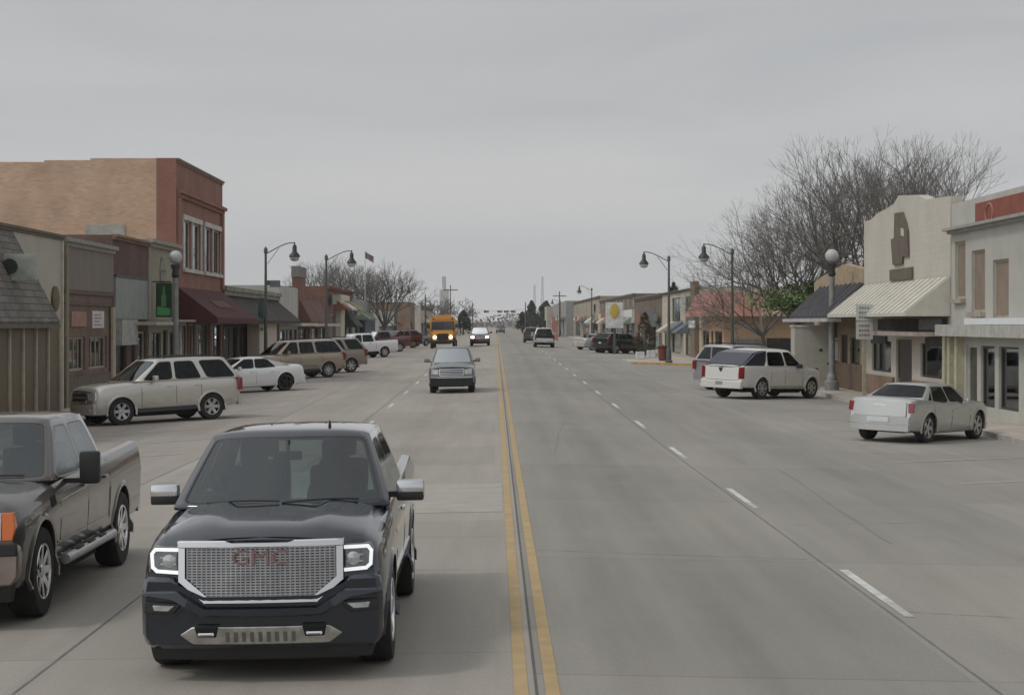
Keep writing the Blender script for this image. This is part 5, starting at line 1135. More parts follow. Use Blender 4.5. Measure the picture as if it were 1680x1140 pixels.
for (a, c, e, f) in ((1567, 1584, 3.6, 5.45), (1594, 1616, 3.15, 5.08), (1629, 1655, 2.95, 4.7)): r0.bx('sill', u0r(c) - .05, u0r(a) + .05, y0_(e) - .16, y0_(e) - .01, .003, .16, pbr('tan_sill', (.36, .32, .26), .8))
r0.bx('red_panel', 10, u0r(1605), y0_(5.92), y0_(6.52), .005, .1, pbr('rust_red_panel', (.24, .07, .045), .7, var=.2)); b = B(); N = 26; c_ = Vector((-.115, u0r(1629), y0_(6.12)))
path(b, [c_ + Vector((0, .42 * math.cos(2 * math.pi * i / N), .3 * math.sin(2 * math.pi * i / N))) for i in range(N + 1)], .03, 5); mk('ring_mark', b, pbr('ring_pink', (.38, .18, .15), .7), r0.root)
r0.bx('canopy', 0, u0r(1561), y0_(2.38), y0_(2.75), .005, .55, pbr('canopy_pale', (.42, .42, .38), .7)); r0.bx('light_box', 4, u0r(1608), y0_(2.76), y0_(2.95), .02, .5, pbr('white_box', (.72, .74, .75), .6, var=.05))
for px in (1568, 1580): r0.bx('storefront_post', u0r(px) - .15, u0r(px) + .15, 0, y0_(2.37), .003, .25, pbr('yellow_cream', (.45, .42, .30), .8))

r2 = Bld('shop_building', 'small tan-gabled shop with a black metal awning beside the cream brick building', -1, 74.9, 86.5, 4.6, wall=pbr('tan_plaster', (.38, .29, .19), .85)); y2_ = lambda z: z - r2.zb
r2.walls([(.8, 2.9, .4, y2_(2.2), 'w', framed), (3.4, 5.0, .05, y2_(2.3), 'door'), (5.6, 9.8, .4, y2_(2.2), 'w', framed, 1)])
gable(r2, [(0, r2.H), (0, y2_(5.0)), (4.3, y2_(5.35)), (9.5, y2_(4.95)), (r2.W, y2_(4.7)), (r2.W, r2.H)], 'gable', r2.wm)
aw2 = r2.awning(.02, r2.W - 1.5, y2_(3.1), y2_(4.45), 1.4, pbr('black_metal', (.035, .032, .042), .5, .2, var=.2), drop=.1, name='metal_awning')
for i in range(10):
    u = .5 + 1.0 * i; b = B(); P = r2.P; q = [P(u, y2_(4.46), .02), P(u + .06, y2_(4.46), .02), P(u + .06, y2_(3.11), 1.43), P(u, y2_(3.11), 1.43)]; T = [Vector(p) + Vector((-.04, 0, .05)) for p in q]
    quad(b, T)
    for k in range(4): quad(b, [q[k], q[(k + 1) % 4], T[(k + 1) % 4], T[k]])
    mk('standing_seam', b, pbr('seam_pale', (.16, .16, .17), .6), aw2)
r2.bx('canopy_edge', 0, r2.W, y2_(2.85), y2_(3.0), .9, 1.5, pbr('pale_edge', (.45, .46, .46), .7)); r2.bx('brick_dado', 0, r2.W, 0, y2_(1.1), .003, .1, pbr('brown_dado2', (.16, .11, .075), .8))
kio = thing('utility_cabinet', 'plain cream-grey upright cabinet on the pavement left of the globe lamp', 'cabinet', (13.55, 80.6, gz(13.4, 80) + .147))
b = B(); box(b, -.35, 1.35, 0, 1.0, 0, 2.62, bev=.02); mk('cabinet_body', b, pbr('cabinet_cream', (.42, .41, .35), .8, var=.1), kio)
b = B(); box(b, -.40, 1.40, -.05, 1.05, 2.621, 2.70, bev=.01); mk('cabinet_roof', b, framem, kio)
for x, z in ((.75, 1.55), (1.1, .95), (.55, .7)):
    b = B(); box(b, x, x + .14, -.012, -.001, z, z + .12); mk('vent', b, black, kio)

r4 = Bld('shop_building', 'low corner building with a red sloping roof and tan side wall across the side street', -1, 120.5, 133.8, 4.0, depth=26, wall=pbr('tan_orange_wall', (.50, .35, .22), .85, var=.15, scale=.5)); y4_ = lambda z: z - r4.zb
r4.walls([(1, 5, .4, 2.4, 'w'), (6, 7.3, .05, 2.4, 'door'), (8.5, 12.5, .4, 2.4, 'w')])
redroof = pbr('red_roof', (.38, .17, .135), .8, var=.2, scale=1)
for x0, x1, m in ((-.95, 2.3, redroof), (2.31, 4.6, pbr('salmon_roof', (.44, .29, .21), .8, var=.25, scale=1)), (4.61, 9.0, pbr('tan_roof', (.45, .37, .25), .8, var=.25, scale=1))):
    b = B(); z0, z1 = y4_(3.25), y4_(4.85)
    quad(b, [(x0 - (.3 if x0 < 0 else 0), -1.1, z0), (x1, -1.1, z0), (x1, -.02, z1), (x0 + (.5 if x0 < 0 else 0), -.02, z1)]); quad(b, [(x0 - (.3 if x0 < 0 else 0), -1.1, z0 - .02), (x1, -1.1, z0 - .02), (x1, -.02, z0 - .02), (x0, -.02, z0 - .02)])
    if x0 < 0: quad(b, [(x0 - .3, -1.1, z0), (x0 + .5, -.02, z1), (x0 + .5, 13, z1), (x0 - .3, 13, z0)])
    mk('roof_slope', b, m, r4.root)
b = B()
b.free()

b = B()
for x0, x1, z_a, z_b, m in ((1.2, 2.3, 2.75, 3.7, 0), (1.3, 2.5, .8, 1.9, 0), (4.2, 6.1, .2, 1.95, 0)): pass
b.free()
for x0, x1, za, zb_, m in ((-.2 + 3.0, 5.0, .1, 1.95, pbr('dark_pane', (.04, .04, .038), .2)), (.6, 2.4, .5, 1.9, pbr('grey_pane', (.22, .23, .22), .3)), (5.3, 9.5, 2.1, 2.6, pbr('olive_beam', (.16, .13, .07), .7))):
    b = B(); box(b, x0, x1, -.06, -.004, za, zb_); mk('side_window' if 'pane' in m.name else 'side_beam', b, m, r4.root)
b = B(); box(b, 5.0, 13, -.5, -.003, 3.0, 4.2); mk('side_fascia', b, pbr('pale_fascia', (.46, .43, .34), .8), r4.root)
b = B(); box(b, 9.2, 26, -.9, -.003, 0, 2.4); mk('side_extension', b, pbr('green_grey_wall', (.25, .27, .2), .8), r4.root)
creamp = pbr('cream_pilaster', (.52, .47, .38), .85)
r5 = Bld('shop_building', 'two-tone building with cream pilasters, green windows and a brown corner column', -1, 134, 165, 5.45, wall=creamp); y5_ = lambda z: z - r5.zb
r5.walls([(5.5, 11, y5_(2.9), y5_(4.9), 'w', pbr('teal_frame', (.10, .2, .19), .6), 2), (5.5, 11, .3, y5_(2.3), 'w'), (15, 22, y5_(2.9), y5_(4.9), 'w', pbr('teal_frame', (.1, .2, .19)), 2), (15, 22, .3, y5_(2.3), 'w'), (25, 29, .3, y5_(2.6), 'w')])
r5.bx('corner_column', 1.2, 4.2, 0, y5_(5.9), .003, .35, pbr('brown_column', (.21, .15, .10), .8)); r5.bx('lime_panel', 5.5, 11, y5_(2.35), y5_(2.85), .01, .15, pbr('lime_cream', (.42, .44, .25), .8)); r5.cornice(y5_(5.3), y5_(5.47), .25, pbr('brown_fascia', (.15, .11, .09), .8))
r6 = Bld('shop_building', 'brown brick shop with a grey gabled porch in the middle of the far right row', -1, 165.2, 197, 5.5, wall=brick('drab_brick', (.22, .165, .12), (.18, .135, .10), (.2, .17, .14))); y6_ = lambda z: z - r6.zb
r6.walls([(3, 9, .4, 2.6, 'w'), (12, 14, .05, 2.5, 'door'), (18, 28, .4, 2.6, 'w', framed, 2)]); gable(r6, [(1.5, 2.4), (7, 4.2), (12.5, 2.4)], 'porch_gable', pbr('grey_gable', (.13, .12, .12), .8), 0, 1.0)
whs = pbr('white_storefront', (.66, .67, .66), .8)
r7 = Bld('shop_building', 'long brown building with white lower shop fronts far along the right side', -1, 197.2, 262, 6.0, wall=brick('olive_brick', (.23, .185, .135), (.2, .16, .12), (.2, .18, .15))); r7.walls([(4, 12, .4, 2.6, 'w'), (18, 20, .05, 2.5, 'door'), (26, 40, .4, 2.6, 'w', framed, 3), (46, 60, .4, 2.6, 'w', framed, 3)])
r7.bx('white_front', .5, 16, 2.75, 4.2, .005, .3, whs); r7.bx('white_front', 22, 44, 2.75, 4.4, .005, .3, whs); r7.bx('sign_band', 48, 62, 3.2, 4.2, .005, .3, pbr('rust_band', (.25, .12, .09), .8))
r8 = Bld('shop_building', 'tan building with a flat roof at the far end of the right row', -1, 262.5, 350, 6.7, wall=pbr('tan_wall', (.36, .31, .235), .85, var=.15, scale=.2)); r8.walls([(6, 20, .4, 3, 'w', framed, 3), (30, 50, .4, 3, 'w', framed, 3), (60, 80, .4, 3, 'w', framed, 3), (12, 17, 4, 5.6, 'w', framem)])
r9 = Bld('shop_building', 'grey-roofed building in the distance left of the tan building', -1, 360, 440, 7.2, X=14, wall=pbr('grey_far_wall', (.30, .30, .28), .85)); r9.walls([(10, 14, .2, 3.4, 'w'), (30, 40, .2, 3.4, 'w')])
r10 = Bld('shop_building', 'beige building farthest along the right side beside dark evergreens', -1, 455, 560, 7.0, X=13, wall=pbr('beige_far', (.42, .38, .32), .85)); r10.walls([(10, 24, .2, 3.4, 'w'), (40, 60, .2, 3.4, 'w')])

rr = random.Random(4); cols = [pbr('sign_cream', (.55, .52, .42), .8), pbr('sign_rust', (.27, .12, .08), .8), pbr('sign_slate', (.14, .17, .19), .8), whs, pbr('sign_sage', (.25, .30, .24), .8), pbr('sign_ochre', (.42, .32, .14), .8)]
for bb, z_ in ((r5, 2.5), (r6, 2.9), (r7, 3.1), (r8, 3.2), (r9, 3.4), (b9, 4.4), (b10, 3.5), (b11, 2.8), (b13, 3.2)):
    u = 1.0
    while u < bb.W - 5:
        w_ = rr.uniform(3, 7); h = rr.uniform(.5, 1.0); m = rr.choice(cols)
        if rr.random() < .5: bb.bx('shop_sign_band', u, min(u + w_, bb.W - .5), z_, z_ + h, .31, .40, m)
        else: bb.awning(u, min(u + w_, bb.W - .5), z_ - .3, z_ + .5, 1.2, m, drop=.15)
        if bb in (r7, r8): bb.bx('upper_window', u + .5, u + 1.7, 4.5, 5.6, .003, .03, MATS['grey_pane'])
        u += w_ + rr.uniform(1, 4)
for bb in (r6, r7, r8):
    bb.cornice(bb.H - .35, bb.H + .02, .25, pbr('drab_cornice', (.17, .14, .11), .8))
# ================================================================ lamps, signs, trees, far things
polem = pbr('pole_green_grey', (.10, .115, .105), .55, .3, var=.2, scale=4); lanm = pbr('lantern_dark', (.035, .04, .042), .45, .3, var=.1); lensm = pbr('lantern_glass', (.5, .53, .52), .2, var=.1)
def street_lamp(label, X, Y, sgn, H=7.0, base=True):
    r = thing('street_lamp', label, 'street lamp', (X, Y, gz(X, Y) + .147), group='curved-arm street lamps along the main street')
    b = B(); lathe(b, [(.24, 0), (.24, .12), (.17, .18), (.16, .9), (.11, 1.0)], 16); mk('base', b, polem, r, 40)
    b = B(); lathe(b, [(.105, .9), (.085, 3.5), (.065, H - .4), (.11, H - .38), (.11, H - .15), (.03, H - .05), (.001, H)], 14); mk('pole', b, polem, r, 40)
    b = B(); pts = []; A = 1.62
    for i in range(15):
        t = i / 14; pts.append((sgn * A * t, 0, H - .42 + .62 * math.sin(t * math.pi * .5) ** 1.2 - (.0 if t < .9 else .02)))
    path(b, pts, .029, 8); path(b, [(sgn * .1, 0, H - 1.0), (sgn * .45, 0, H - .5), (sgn * .75, 0, H - .13)], .018, 6); mk('arm', b, polem, r, 40)
    e = Vector((sgn * A, 0, H + .2)); b = B(); lathe(b, [(.03, .02), (.05, -.12), (.12, -.2), (.13, -.5), (.17, -.56), (.30, -.72), (.32, -.80), (.28, -.82)], 20, 'z', e); ln = mk('lantern', b, lanm, r, 40)
    b = B(); lathe(b, [(.27, -.80), (.26, -.92), (.18, -1.02), (.001, -1.06)], 20, 'z', e); mk('lens', b, lensm, ln, 50)
    return r
l1 = street_lamp('curved-arm street lamp carrying a small sign plate and dark banner, nearest on the left', -12.85, 102.5, 1)
b = B(); tube(b, (0, 0, 4.95), (.75, 0, 4.95), .02); mk('sign_bracket', b, polem, l1)
pl = tag(mk('street_sign', (lambda b: (box(b, .24, .82, -.02, .02, 4.7, 5.08, bev=.008), b)[1])(B()), pbr('grey_sign_back', (.17, .175, .19), .6)), 'small grey plate held out from the pole of the nearest left street lamp', 'sign'); pl.location = l1.location
bn = tag(mk('banner', (lambda b: (box(b, -.42, -.12, -.015, .015, 2.9, 4.1), b)[1])(B()), pbr('teal_banner', (.045, .09, .085), .8, var=.4, scale=3)), 'dark teal banner hung on the pole of the nearest left street lamp', 'banner'); bn.location = l1.location
street_lamp('curved-arm street lamp in front of the rust-red brick shop on the left', -10.75, 116.5, 1)
street_lamp('curved-arm street lamp on the yellow-kerbed right corner', 11.3, 118.8, -1)
street_lamp('curved-arm street lamp rising behind the white truck on the right', 13.5, 104, -1) if False else street_lamp('curved-arm street lamp rising behind the white truck on the right', 13.5, 104, -1)
street_lamp('curved-arm street lamp far down the left side by the low off-white building', -12.8, 238, 1)
street_lamp('curved-arm street lamp in front of the long brown building on the right', 12.6, 238, -1)
street_lamp('farthest curved-arm street lamp on the right side', 13.3, 372, -1)
globm = pbr('frosted_globe', (.46, .47, .47), .35, var=.08)
def globe_lamp(label, X, Y, zt, pm):
    z0 = gz(X, Y) + .147; H = zt - z0; r = thing('globe_lamp', label, 'street lamp', (X, Y, z0), group='frosted globe lamps')
    b = B(); lathe(b, [(.30, 0), (.30, .35), (.22, .42), (.2, .6), (.14, .7)], 18); mk('base', b, pm, r, 40)
    b = B(); lathe(b, [(.135, .65), (.125, H - 1.2)], 16); mk('pole', b, pm, r, 40)
    b = B(); lathe(b, [(.11, H - 1.2), (.17, H - 1.1), (.13, H - .9), (.2, H - .72), (.2, H - .64)], 16); mk('collar', b, lanm, r, 40)
    b = B(); pr = [(.001 + .28 * math.sin(math.pi * i / 14), H - .33 - .28 * math.cos(math.pi * i / 14)) for i in range(15)]; lathe(b, pr, 22); mk('globe', b, globm, r, 80)
globe_lamp('grey globe lamp in front of the cream shop with the green sign', -13.45, 77.0, 5.9, pbr('pole_pale_grey', (.27, .28, .27), .6, .2))
globe_lamp('grey globe lamp on the right pavement by the black metal awning', 14.15, 76.8, 5.95, MATS['pole_pale_grey'])
# parking sign on its post
X, Y = at(1418, 67), 67; r = thing('parking_sign', 'two white signs stacked on a cream wooden post behind the champagne sedan', 'sign', (X, Y, gz(13.5, Y) + .147)); z0 = gz(13.5, Y) + .147
b = B(); box(b, -.07, .07, -.0, .1, 0, 3.35 - z0, bev=.01); mk('post', b, pbr('post_cream', (.38, .36, .26), .8), r)
sw = pbr('sign_white', (.50, .52, .50), .6, var=.12, scale=6); ink = pbr('sign_ink', (.22, .22, .22), .7, var=.4, scale=20); inkr = pbr('sign_ink_red', (.28, .17, .16), .7, var=.3, scale=20)
for nm, za, zb_, im in (('sign_plate', 2.88, 3.5, ink), ('sign_plate', 2.2, 2.85, inkr)):
    b = B(); box(b, -.31, .31, -.03, -.005, za - z0, zb_ - z0, bev=.008); p = mk(nm, b, sw, r)
    b = B(); rr = random.Random(3)
    for k in range(3):
        x = -.2
        while x < .18:
            w_ = rr.uniform(.05, .1); z = zb_ - z0 - .15 - .17 * k; box(b, x, min(.2, x + w_), -.036, -.031, z - .04, z + .04); x += w_ + .03
    mk('printed_rows', b, im, p)
# yellow disc sign, small street furniture on the right corner
r = thing('shop_sign', 'white pylon sign with a yellow disc in the far right row', 'sign', (at(1008, 150), 150, gz(12, 150)))
b = B(); box(b, -.72, .72, -.1, .1, 2.2, 4.3, bev=.03); p = mk('sign_panel', b, whs, r); b = B(); box(b, -.1, .1, -.08, .08, 0, 2.2); mk('post', b, polem, r)
b = B(); lathe(b, [(.36, -.105), (.36, -.16), (.32, -.17), (.001, -.17)], 28, 'y', (0, 0, 0)); [setattr(v, 'co', Vector((v.co.x, v.co.y, v.co.z * 1.7 + 3.6))) for v in b.verts]; mk('yellow_disc', b, pbr('yellow_disc', (.55, .42, .07), .6, var=.2, scale=8), p, 40)
r = thing('feather_banner', 'tall red feather banner leaning at the far right kerb', 'banner', (at(908, 232), 232, gz(11, 232)))
b = B(); tube(b, (0, 0, 0), (-.2, 0, 3.6), .03); mk('pole', b, polem, r); b = B(); prism(b, [(0.0, .5), (.6, .1), (.5, 2.6), (.1, 3.2), (-.2, 3.3)], -.03, .03); mk('banner_cloth', b, pbr('coral_red', (.46, .19, .15), .8), r)
r = thing('litter_bin', 'dark red round bin on the right corner pavement', 'bin', (at(1087, 124), 124, gz(11, 124) + .147)); b = B(); lathe(b, [(.26, 0), (.33, .9), (.3, 1.0), (.0, 1.1)], 18); mk('bin_body', b, pbr('bin_red', (.16, .035, .025), .6), r, 40); b = B(); lathe(b, [(.35, .86), (.36, .95), (.3, .96)], 18); mk('bin_rim', b, black, r)
for i, (px, Yb) in enumerate(((1050, 128), (1068, 132))):
    p = thing('planter', ('white planter box left of the red bin', 'white planter box nearest the red bin')[i], 'planter', (at(px, Yb), Yb, gz(10, Yb) + .147), group='white planters on the right corner')
    b = B(); box(b, -.3, .3, -.25, .25, 0, .5, bev=.04); mk('planter_box', b, whs, p)
    b = B(); rr = random.Random(i)
    for k in range(60):
        a, c, z = rr.uniform(-.28, .28), rr.uniform(-.2, .2), rr.uniform(.5, .9); quad(b, [(a, c, z), (a + .1, c + .05, z + .05), (a + .08, c + .02, z + .15), (a - .03, c, z + .12)])
    mk('shrub', b, pbr('shrub_leaf', (.05, .07, .03), .8), p)
# signals on a span wire
sp = thing('signal_span_wire', 'span wire crossing the far end of the street', 'cable', (0, 400, 0)); zs = zat(511, 400)
b = B(); n = 14; xa, xb = at(775, 400), at(862, 400)
path(b, [(xa + (xb - xa) * i / n, 0, zs + .55 - .5 * math.sin(math.pi * i / n)) for i in range(n + 1)], .03, 4); mk('wire', b, black, sp)
b = B(); tube(b, (xa, 0, 0), (xa, 0, zs + 2), .15, .1); mk('pole', b, polem, sp); b = B(); tube(b, (xb, 0, 0), (xb, 0, zs + 2), .15, .1); mk('pole', b, polem, sp)
for i, px in enumerate((798, 820, 831, 842)):
    r = thing('traffic_signal', ('leftmost traffic signal on the far span wire', 'second traffic signal from the left on the far span wire', 'third traffic signal from the left on the far span wire', 'rightmost traffic signal on the far span wire')[i], 'traffic signal', (at(px, 400), 400, zs), group='traffic signals on the span wire')
    b = B(); box(b, -.55, .55, -.15, .15, -.25, .2, bev=.04); hs = mk('housing', b, lanm, r)
    for k, m in enumerate((red_lens, amber, lensm)):
        b = B(); lathe(b, [(.13, -.15), (.12, -.2), (.001, -.2)], 10, 'y', (-.35 + .35 * k, 0, -.02)); mk('lamp', b, m, hs)
# poles with wires and far towers
def upole(label, px, Y, H, arm=True, r0=.16, m=None, nm='utility_pole', cat='utility pole'):
    X = at(px, Y); r = thing(nm, label, cat, (X, Y, gz(X, Y))); m = m or pbr('pole_wood', (.12, .10, .085), .9)
    b = B(); tube(b, (0, 0, 0), (0, 0, H), r0, r0 * .6, 10); mk('pole', b, m, r)
    if arm: b = B(); box(b, -1.2, 1.2, -.06, .06, H - .9, H - .75); mk('cross_arm', b, m, r)
upole('wooden utility pole above the bus, left of the far trees', 739, 300, 8.6, r0=.12)
upole('shorter utility pole left of the grain elevator', 698, 300, 7.2, False); upole('thin utility pole behind the low off-white building', 648, 245, 6.2, False)
upole('utility pole standing above the right-hand evergreens', 918, 330, 8.2)
palec = pbr('pale_concrete', (.52, .52, .5), .9, var=.05)
def tower(label, px, Y, w_, H, nm='radio_tower'):
    X = at(px, Y); r = thing(nm, label, 'tower', (X, Y, 0)); b = B(); path(b, [(-w_, 0, 0), (-w_ * .3, 0, H)], .35, 4); path(b, [(w_, 0, 0), (w_ * .3, 0, H)], .35, 4)
    mk('mast', b, palec, r)
    b = B()
    for i in range(12): z = H * i / 12; k = w_ * (1 - .7 * i / 12); tube(b, (-k, 0, z), (k * .95, 0, z + H / 12), .2, n=4)
    mk('lattice', b, palec, r)
tower('shorter of the two faint towers beyond the right-hand evergreens', 877, 1500, 1.2, 34); tower('taller of the two faint towers beyond the right-hand evergreens', 890, 1500, 1.2, 41)
X = at(728.5, 1500); r = thing('grain_elevator', 'pale grain elevator fading into the haze above the school bus', 'grain elevator', (X, 1500, 0))
for k, x in enumerate((-2.4, 0, 2.4)):
    b = B(); lathe(b, [(1.5, 0), (1.5, 30 + (4 if k == 1 else 0)), (.001, 31 + (4 if k == 1 else 0))], 16, 'z', (x, 0, 0)); mk('silo', b, palec, r, 40)
b = B(); box(b, -1.6, 1.6, -1.5, 1.5, 33, 41); mk('headhouse', b, palec, r)
# flag
r = thing('flagpole', 'flagpole with a red and blue flag above the bare trees on the left', 'flag', (at(599, 205), 205, gz(-14, 205))); b = B(); tube(b, (0, 0, 0), (0, 0, 10.6), .06, .035); mk('pole', b, palec, r)
b = B(); n = 8
for mi, (za, zb_) in enumerate(((.55, 1.1), (0, .55))):
    for i in range(n):
        f = lambda k, z: (k * .12, .08 * math.sin(k * 1.1), 9.8 + z * .65 - .07 * k)
        quad(b, [f(i, za), f(i + 1, za), f(i + 1, zb_), f(i, zb_)], mi if i > 2 else 0)
mk('flag_cloth', b, [pbr('flag_dull_blue', (.17, .16, .2), .8), pbr('flag_red', (.30, .18, .18), .8)], r)

# ---------------------------------------------------------------- trees
bark = pbr('bark_grey', (.13, .118, .10), .95, var=.3, scale=3); twigm = pbr('twig_grey', (.155, .143, .128), .95, var=.2, scale=2)
leafy = pbr('leaf_bright', (.17, .235, .095), .8, var=.5, scale=2); moss = pbr('leaf_dull', (.07, .09, .035), .8, var=.4, scale=2)
def limb(bm, p, q, r0, r1, n):
    d = (q - p); L_ = d.length
    if L_ < 1e-4: return
    d /= L_; a = d.orthogonal().normalized(); c = d.cross(a)
    A = [bm.verts.new(p + (a * math.cos(2 * math.pi * i / n) + c * math.sin(2 * math.pi * i / n)) * r0) for i in range(n)]
    Q = [bm.verts.new(q + (a * math.cos(2 * math.pi * i / n) + c * math.sin(2 * math.pi * i / n)) * r1) for i in range(n)]
    for i in range(n): bm.faces.new((A[i], A[(i + 1) % n], Q[(i + 1) % n], Q[i]))
def bare_tree(name, label, X, Y, H, spread, seed, lean=(0, 0), trunk_h=.25, r0=.28, levels=6, limbs=5, up=.35, group=None, tips=None, twig_r=.012, first=None, z=None, ang=(18, 38), cat='tree', dens=1.0):
    rr = random.Random(seed); root = thing(name, label, cat, (X, Y, (gz(X, Y) if z is None else z) - .05), group=group)
    tb, cb = B(), B(); ends = []
    def grow(p, d, L_, r, lv):
        segs = 3 if lv < 3 else 2; q = p; dd = d.copy(); k = 5 if lv < 2 else (4 if lv < 4 else 3)
        for i in range(segs):
            dd = (dd + Vector((rr.gauss(0, .065), rr.gauss(0, .065), rr.gauss(0, .05) + .05 * up)) ).normalized(); e = q + dd * L_ / segs
            ra, rb_ = r * (1 - .35 * i / segs), r * (1 - .35 * (i + 1) / segs); limb(tb if lv < 1 else cb, q, e, max(ra, twig_r), max(rb_, twig_r * .9), k + 1 if lv < 1 else k)
            if lv >= 2 and lv < levels and rr.random() < .75 * dens:
                ax_ = dd.orthogonal().normalized(); ax_.rotate(Matrix.Rotation(rr.uniform(0, 6.28), 3, dd)); d2 = dd.copy(); d2.rotate(Matrix.Rotation(R(rr.uniform(28, 55)), 3, ax_)); grow(e, (d2 + Vector((0, 0, .12))).normalized(), L_ * rr.uniform(.4, .65), r * .45, min(levels, lv + 2))
            q = e
        if lv >= levels: ends.append(q); return
        n = limbs if lv == 0 else (3 if rr.random() < (.55 if lv < 4 else .35) * dens else 2); a0 = rr.uniform(0, 6.28)
        for j in range(n):
            ax_ = dd.orthogonal().normalized(); ax_.rotate(Matrix.Rotation(a0 + 2 * math.pi * j / n + rr.uniform(-.4, .4), 3, dd)); d2 = dd.copy(); d2.rotate(Matrix.Rotation(R(rr.uniform(*ang) * (spread if lv == 0 else 1)), 3, ax_))
            d2 = (d2 + Vector((0, 0, up * .22))).normalized(); grow(q, d2, L_ * (rr.uniform(.66, .9) if lv else rr.uniform(1.0, 1.25) * (1 - trunk_h) / trunk_h * .30), r * (.58 if n > 2 else .66), lv + 1)
    grow(Vector((0, 0, 0)), Vector((lean[0], lean[1], 1)).normalized(), H * trunk_h, r0, 0)
    zmax = max(v.co.z for v in cb.verts); k = H / zmax
    for bmx in (tb, cb):
        for v in bmx.verts: v.co *= k
    mk('trunk', tb, bark, root, 60); mk('crown', cb, twigm, root); return root, [e * k for e in ends]
def leaf_clump(name, root, c, rad, n, size, m, seed=0, squash=(1, 1, 1)):
    rr = random.Random(seed); b = B(); cl = [Vector((rr.gauss(0, .42) * rad * squash[0], rr.gauss(0, .42) * rad * squash[1], rr.gauss(0, .42) * rad * squash[2])) for _ in range(max(4, n // 60))]
    for _ in range(n):
        p = c + rr.choice(cl) + Vector((rr.gauss(0, .16) * rad, rr.gauss(0, .16) * rad, rr.gauss(0, .13) * rad)); a = Vector((rr.gauss(0, 1), rr.gauss(0, 1), rr.gauss(0, 1))).normalized(); d = a.orthogonal().normalized(); s_ = size * rr.uniform(.6, 1.4)
        quad(b, [p - a * s_, p + d * s_ * .6, p + a * s_, p - d * s_ * .6])
    return mk(name, b, m, root)
bare_tree('bare_tree', 'large bare elm with a fan-shaped crown rising behind the cream brick building', at(1404, 96), 96, 13.4, 1.15, 11, trunk_h=.30, r0=.36, levels=8, limbs=6, up=.42, ang=(14, 30), twig_r=.007, dens=.70)
bare_tree('bare_tree', 'bare tree whose crown shows above the roof at the right edge', at(1538, 92), 92, 12.6, 1.2, 5, trunk_h=.36, r0=.3, levels=8, limbs=6, up=.42, ang=(14, 30), twig_r=.007, dens=.70)
tr, ends = bare_tree('bare_tree', 'leaning bare tree with green leaves at its fork, over the side street', at(1312, 101), 101, 10.0, 1.7, 27, lean=(.12, 0), trunk_h=.34, r0=.30, levels=8, limbs=7, up=.32, ang=(18, 36), twig_r=.006, dens=.66)
leaf_clump('ivy_leaves', tr, Vector((at(1296, 101) - at(1312, 101), -1.2, 4.1)), 1.9, 1700, .11, leafy, 1, (1, .6, .35)); leaf_clump('ivy_leaves', tr, Vector((at(1338, 101) - at(1312, 101), -.9, 5.0)), 1.1, 500, .10, moss, 2, (1, .6, .5))
bare_tree('bare_tree', 'low wide bare tree left of the leaning tree, hanging over the red roof', at(1262, 112), 112, 8.6, 1.7, 33, lean=(-.1, 0), trunk_h=.3, r0=.22, levels=7, limbs=6, up=.25, ang=(20, 40), twig_r=.007, dens=.8)
g = 'bare trees behind the left row'
for i, (px, Yt, H, sd, lb) in enumerate(((532, 215, 10.6, 41, 'leftmost of the bare trees behind the brick chimney'), (577, 208, 10.4, 42, 'bare tree behind the cream-framed brick building, under the flag'), (628, 212, 10.2, 43, 'bare tree right of the flagpole, behind the grey rendered shop'))):
    bare_tree('bare_tree', lb, at(px, Yt), Yt, H, 1.3, sd, trunk_h=.26, r0=.3, levels=6, limbs=7, up=.35, group=g, twig_r=.014, ang=(15, 34))
for i, (px, Yt, H, sd, lb) in enumerate(((665, 330, 6.0, 51, 'small bare tree by the narrow brown building on the left'), (712, 380, 8.2, 52, 'bare tree directly above the school bus'), (756, 420, 8.5, 53, 'brownish bare tree right of the utility pole above the bus'), (700, 420, 8, 54, 'bare tree left of the grain elevator'))):
    bare_tree('bare_tree', lb, at(px, Yt), Yt, H, 1.6, sd, trunk_h=.22, r0=.26, levels=5, limbs=7, up=.2, group='distant bare trees', twig_r=.05, ang=(20, 44))
ever = pbr('evergreen_leaf', (.035, .048, .03), .9, var=.4, scale=.6); dead = pbr('brown_leaf', (.125, .085, .06), .9, var=.4, scale=.8)
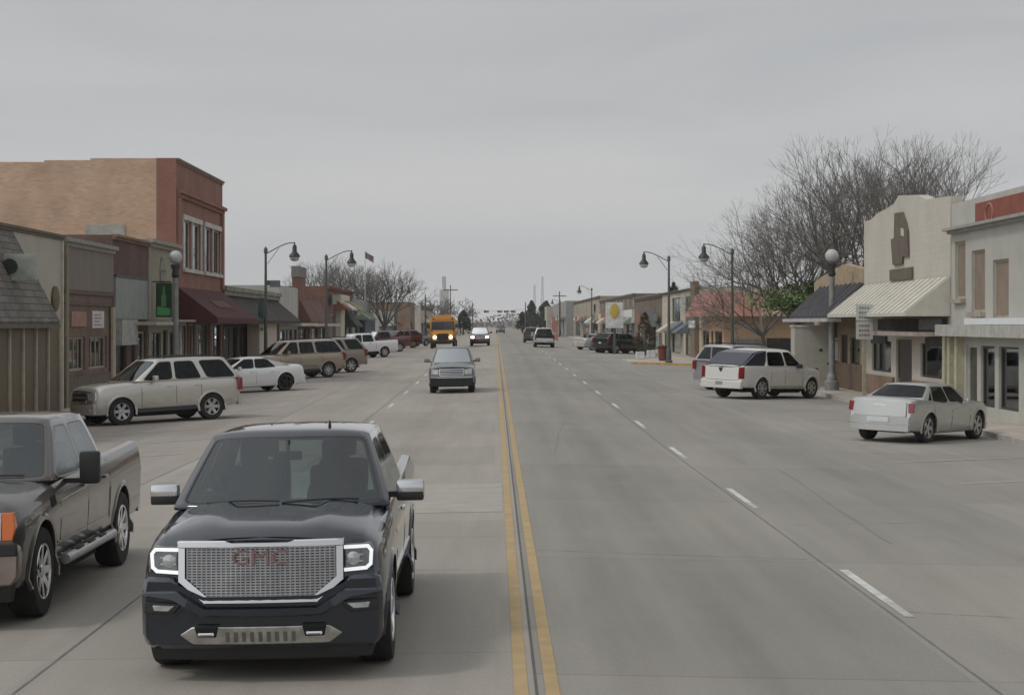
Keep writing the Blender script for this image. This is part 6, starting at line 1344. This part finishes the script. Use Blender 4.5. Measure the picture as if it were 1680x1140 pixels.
def evergreen(label, px, Y, H, rad, seed, m=ever, n=1400, z0=.6):
    X = at(px, Y); r = thing('evergreen_tree', label, 'tree', (X, Y, gz(X, Y))); b = B(); tube(b, (0, 0, 0), (0, 0, H * .7), .2, .06); mk('trunk', b, bark, r)
    rr = random.Random(seed); b = B(); lump = [(rr.uniform(.15, 1), rr.uniform(0, 6.28), rr.uniform(.7, 1.15)) for _ in range(16)]
    for _ in range(n):
        t, a, k = rr.choice(lump); t = min(1, max(.02, t + rr.gauss(0, .09))); rd = rad * (1 - t) ** .55 * k * rr.uniform(.5, 1); a += rr.gauss(0, .5)
        p = Vector((rd * math.cos(a), rd * math.sin(a), z0 + (H - z0) * t)); q = Vector((rr.gauss(0, 1), rr.gauss(0, 1), rr.gauss(0, 1))).normalized(); d = q.orthogonal().normalized(); s_ = .16 * rad * rr.uniform(.5, 1.2)
        quad(b, [p - q * s_, p + d * s_ * .7, p + q * s_, p - d * s_ * .7])
    mk('crown', b, m, r)
evergreen('dark evergreen at the left end of the far right row', 857, 420, 4.8, 1.9, 1)
evergreen('dark round evergreen above the beige building on the right', 872, 500, 8.2, 3.0, 2); evergreen('dark spreading evergreen beside the taller faint tower', 896, 480, 8.0, 3.6, 3)
evergreen('dark evergreen right of the bus, behind the red pickup', 760, 360, 4.6, 2.0, 4); evergreen('brown dried cedar in front of the brown brick shop', 1058, 150, 3.4, 1.1, 5, dead, 500)
evergreen('grey-green tree above the roof of the two-tone building', 1105, 190, 6.6, 1.6, 6, moss)
# far wood on the horizon
rr = random.Random(9); b = B()
for _ in range(24000):
    x = rr.uniform(-900, 900); y = rr.uniform(1050, 1250); h = (5 + 4 * math.sin(x * .021) + 3 * math.sin(x * .07 + 1)) * rr.uniform(.1, 1) ; s_ = rr.uniform(.3, .9); p = Vector((x, y, max(.5, h))); q = Vector((rr.gauss(0, 1), rr.gauss(0, .3), rr.gauss(0, 1))).normalized(); d = q.orthogonal().normalized()
    quad(b, [p - q * s_, p + d * s_, p + q * s_, p - d * s_])
tag(mk('far_wood', b, pbr('far_wood_leaf', (.13, .125, .11), .9, var=.3, scale=.1)), 'grey-brown wood along the distant horizon', 'wood', kind='stuff')
# haze
hb = B(); box(hb, -1300, 1300, -25, 1800, -1.5, 60); hm = bpy.data.materials.new('haze_air'); hm.use_nodes = True; N = hm.node_tree.nodes; N.clear()
o_ = N.new('ShaderNodeOutputMaterial'); pv = N.new('ShaderNodeVolumePrincipled'); pv.inputs['Color'].default_value = (.97, .975, .98, 1); pv.inputs['Density'].default_value = .00022; pv.inputs['Anisotropy'].default_value = 0
hm.node_tree.links.new(pv.outputs[0], o_.inputs['Volume'])
tag(mk('haze', hb, hm), 'thin pale haze over the whole street', 'haze', kind='stuff')
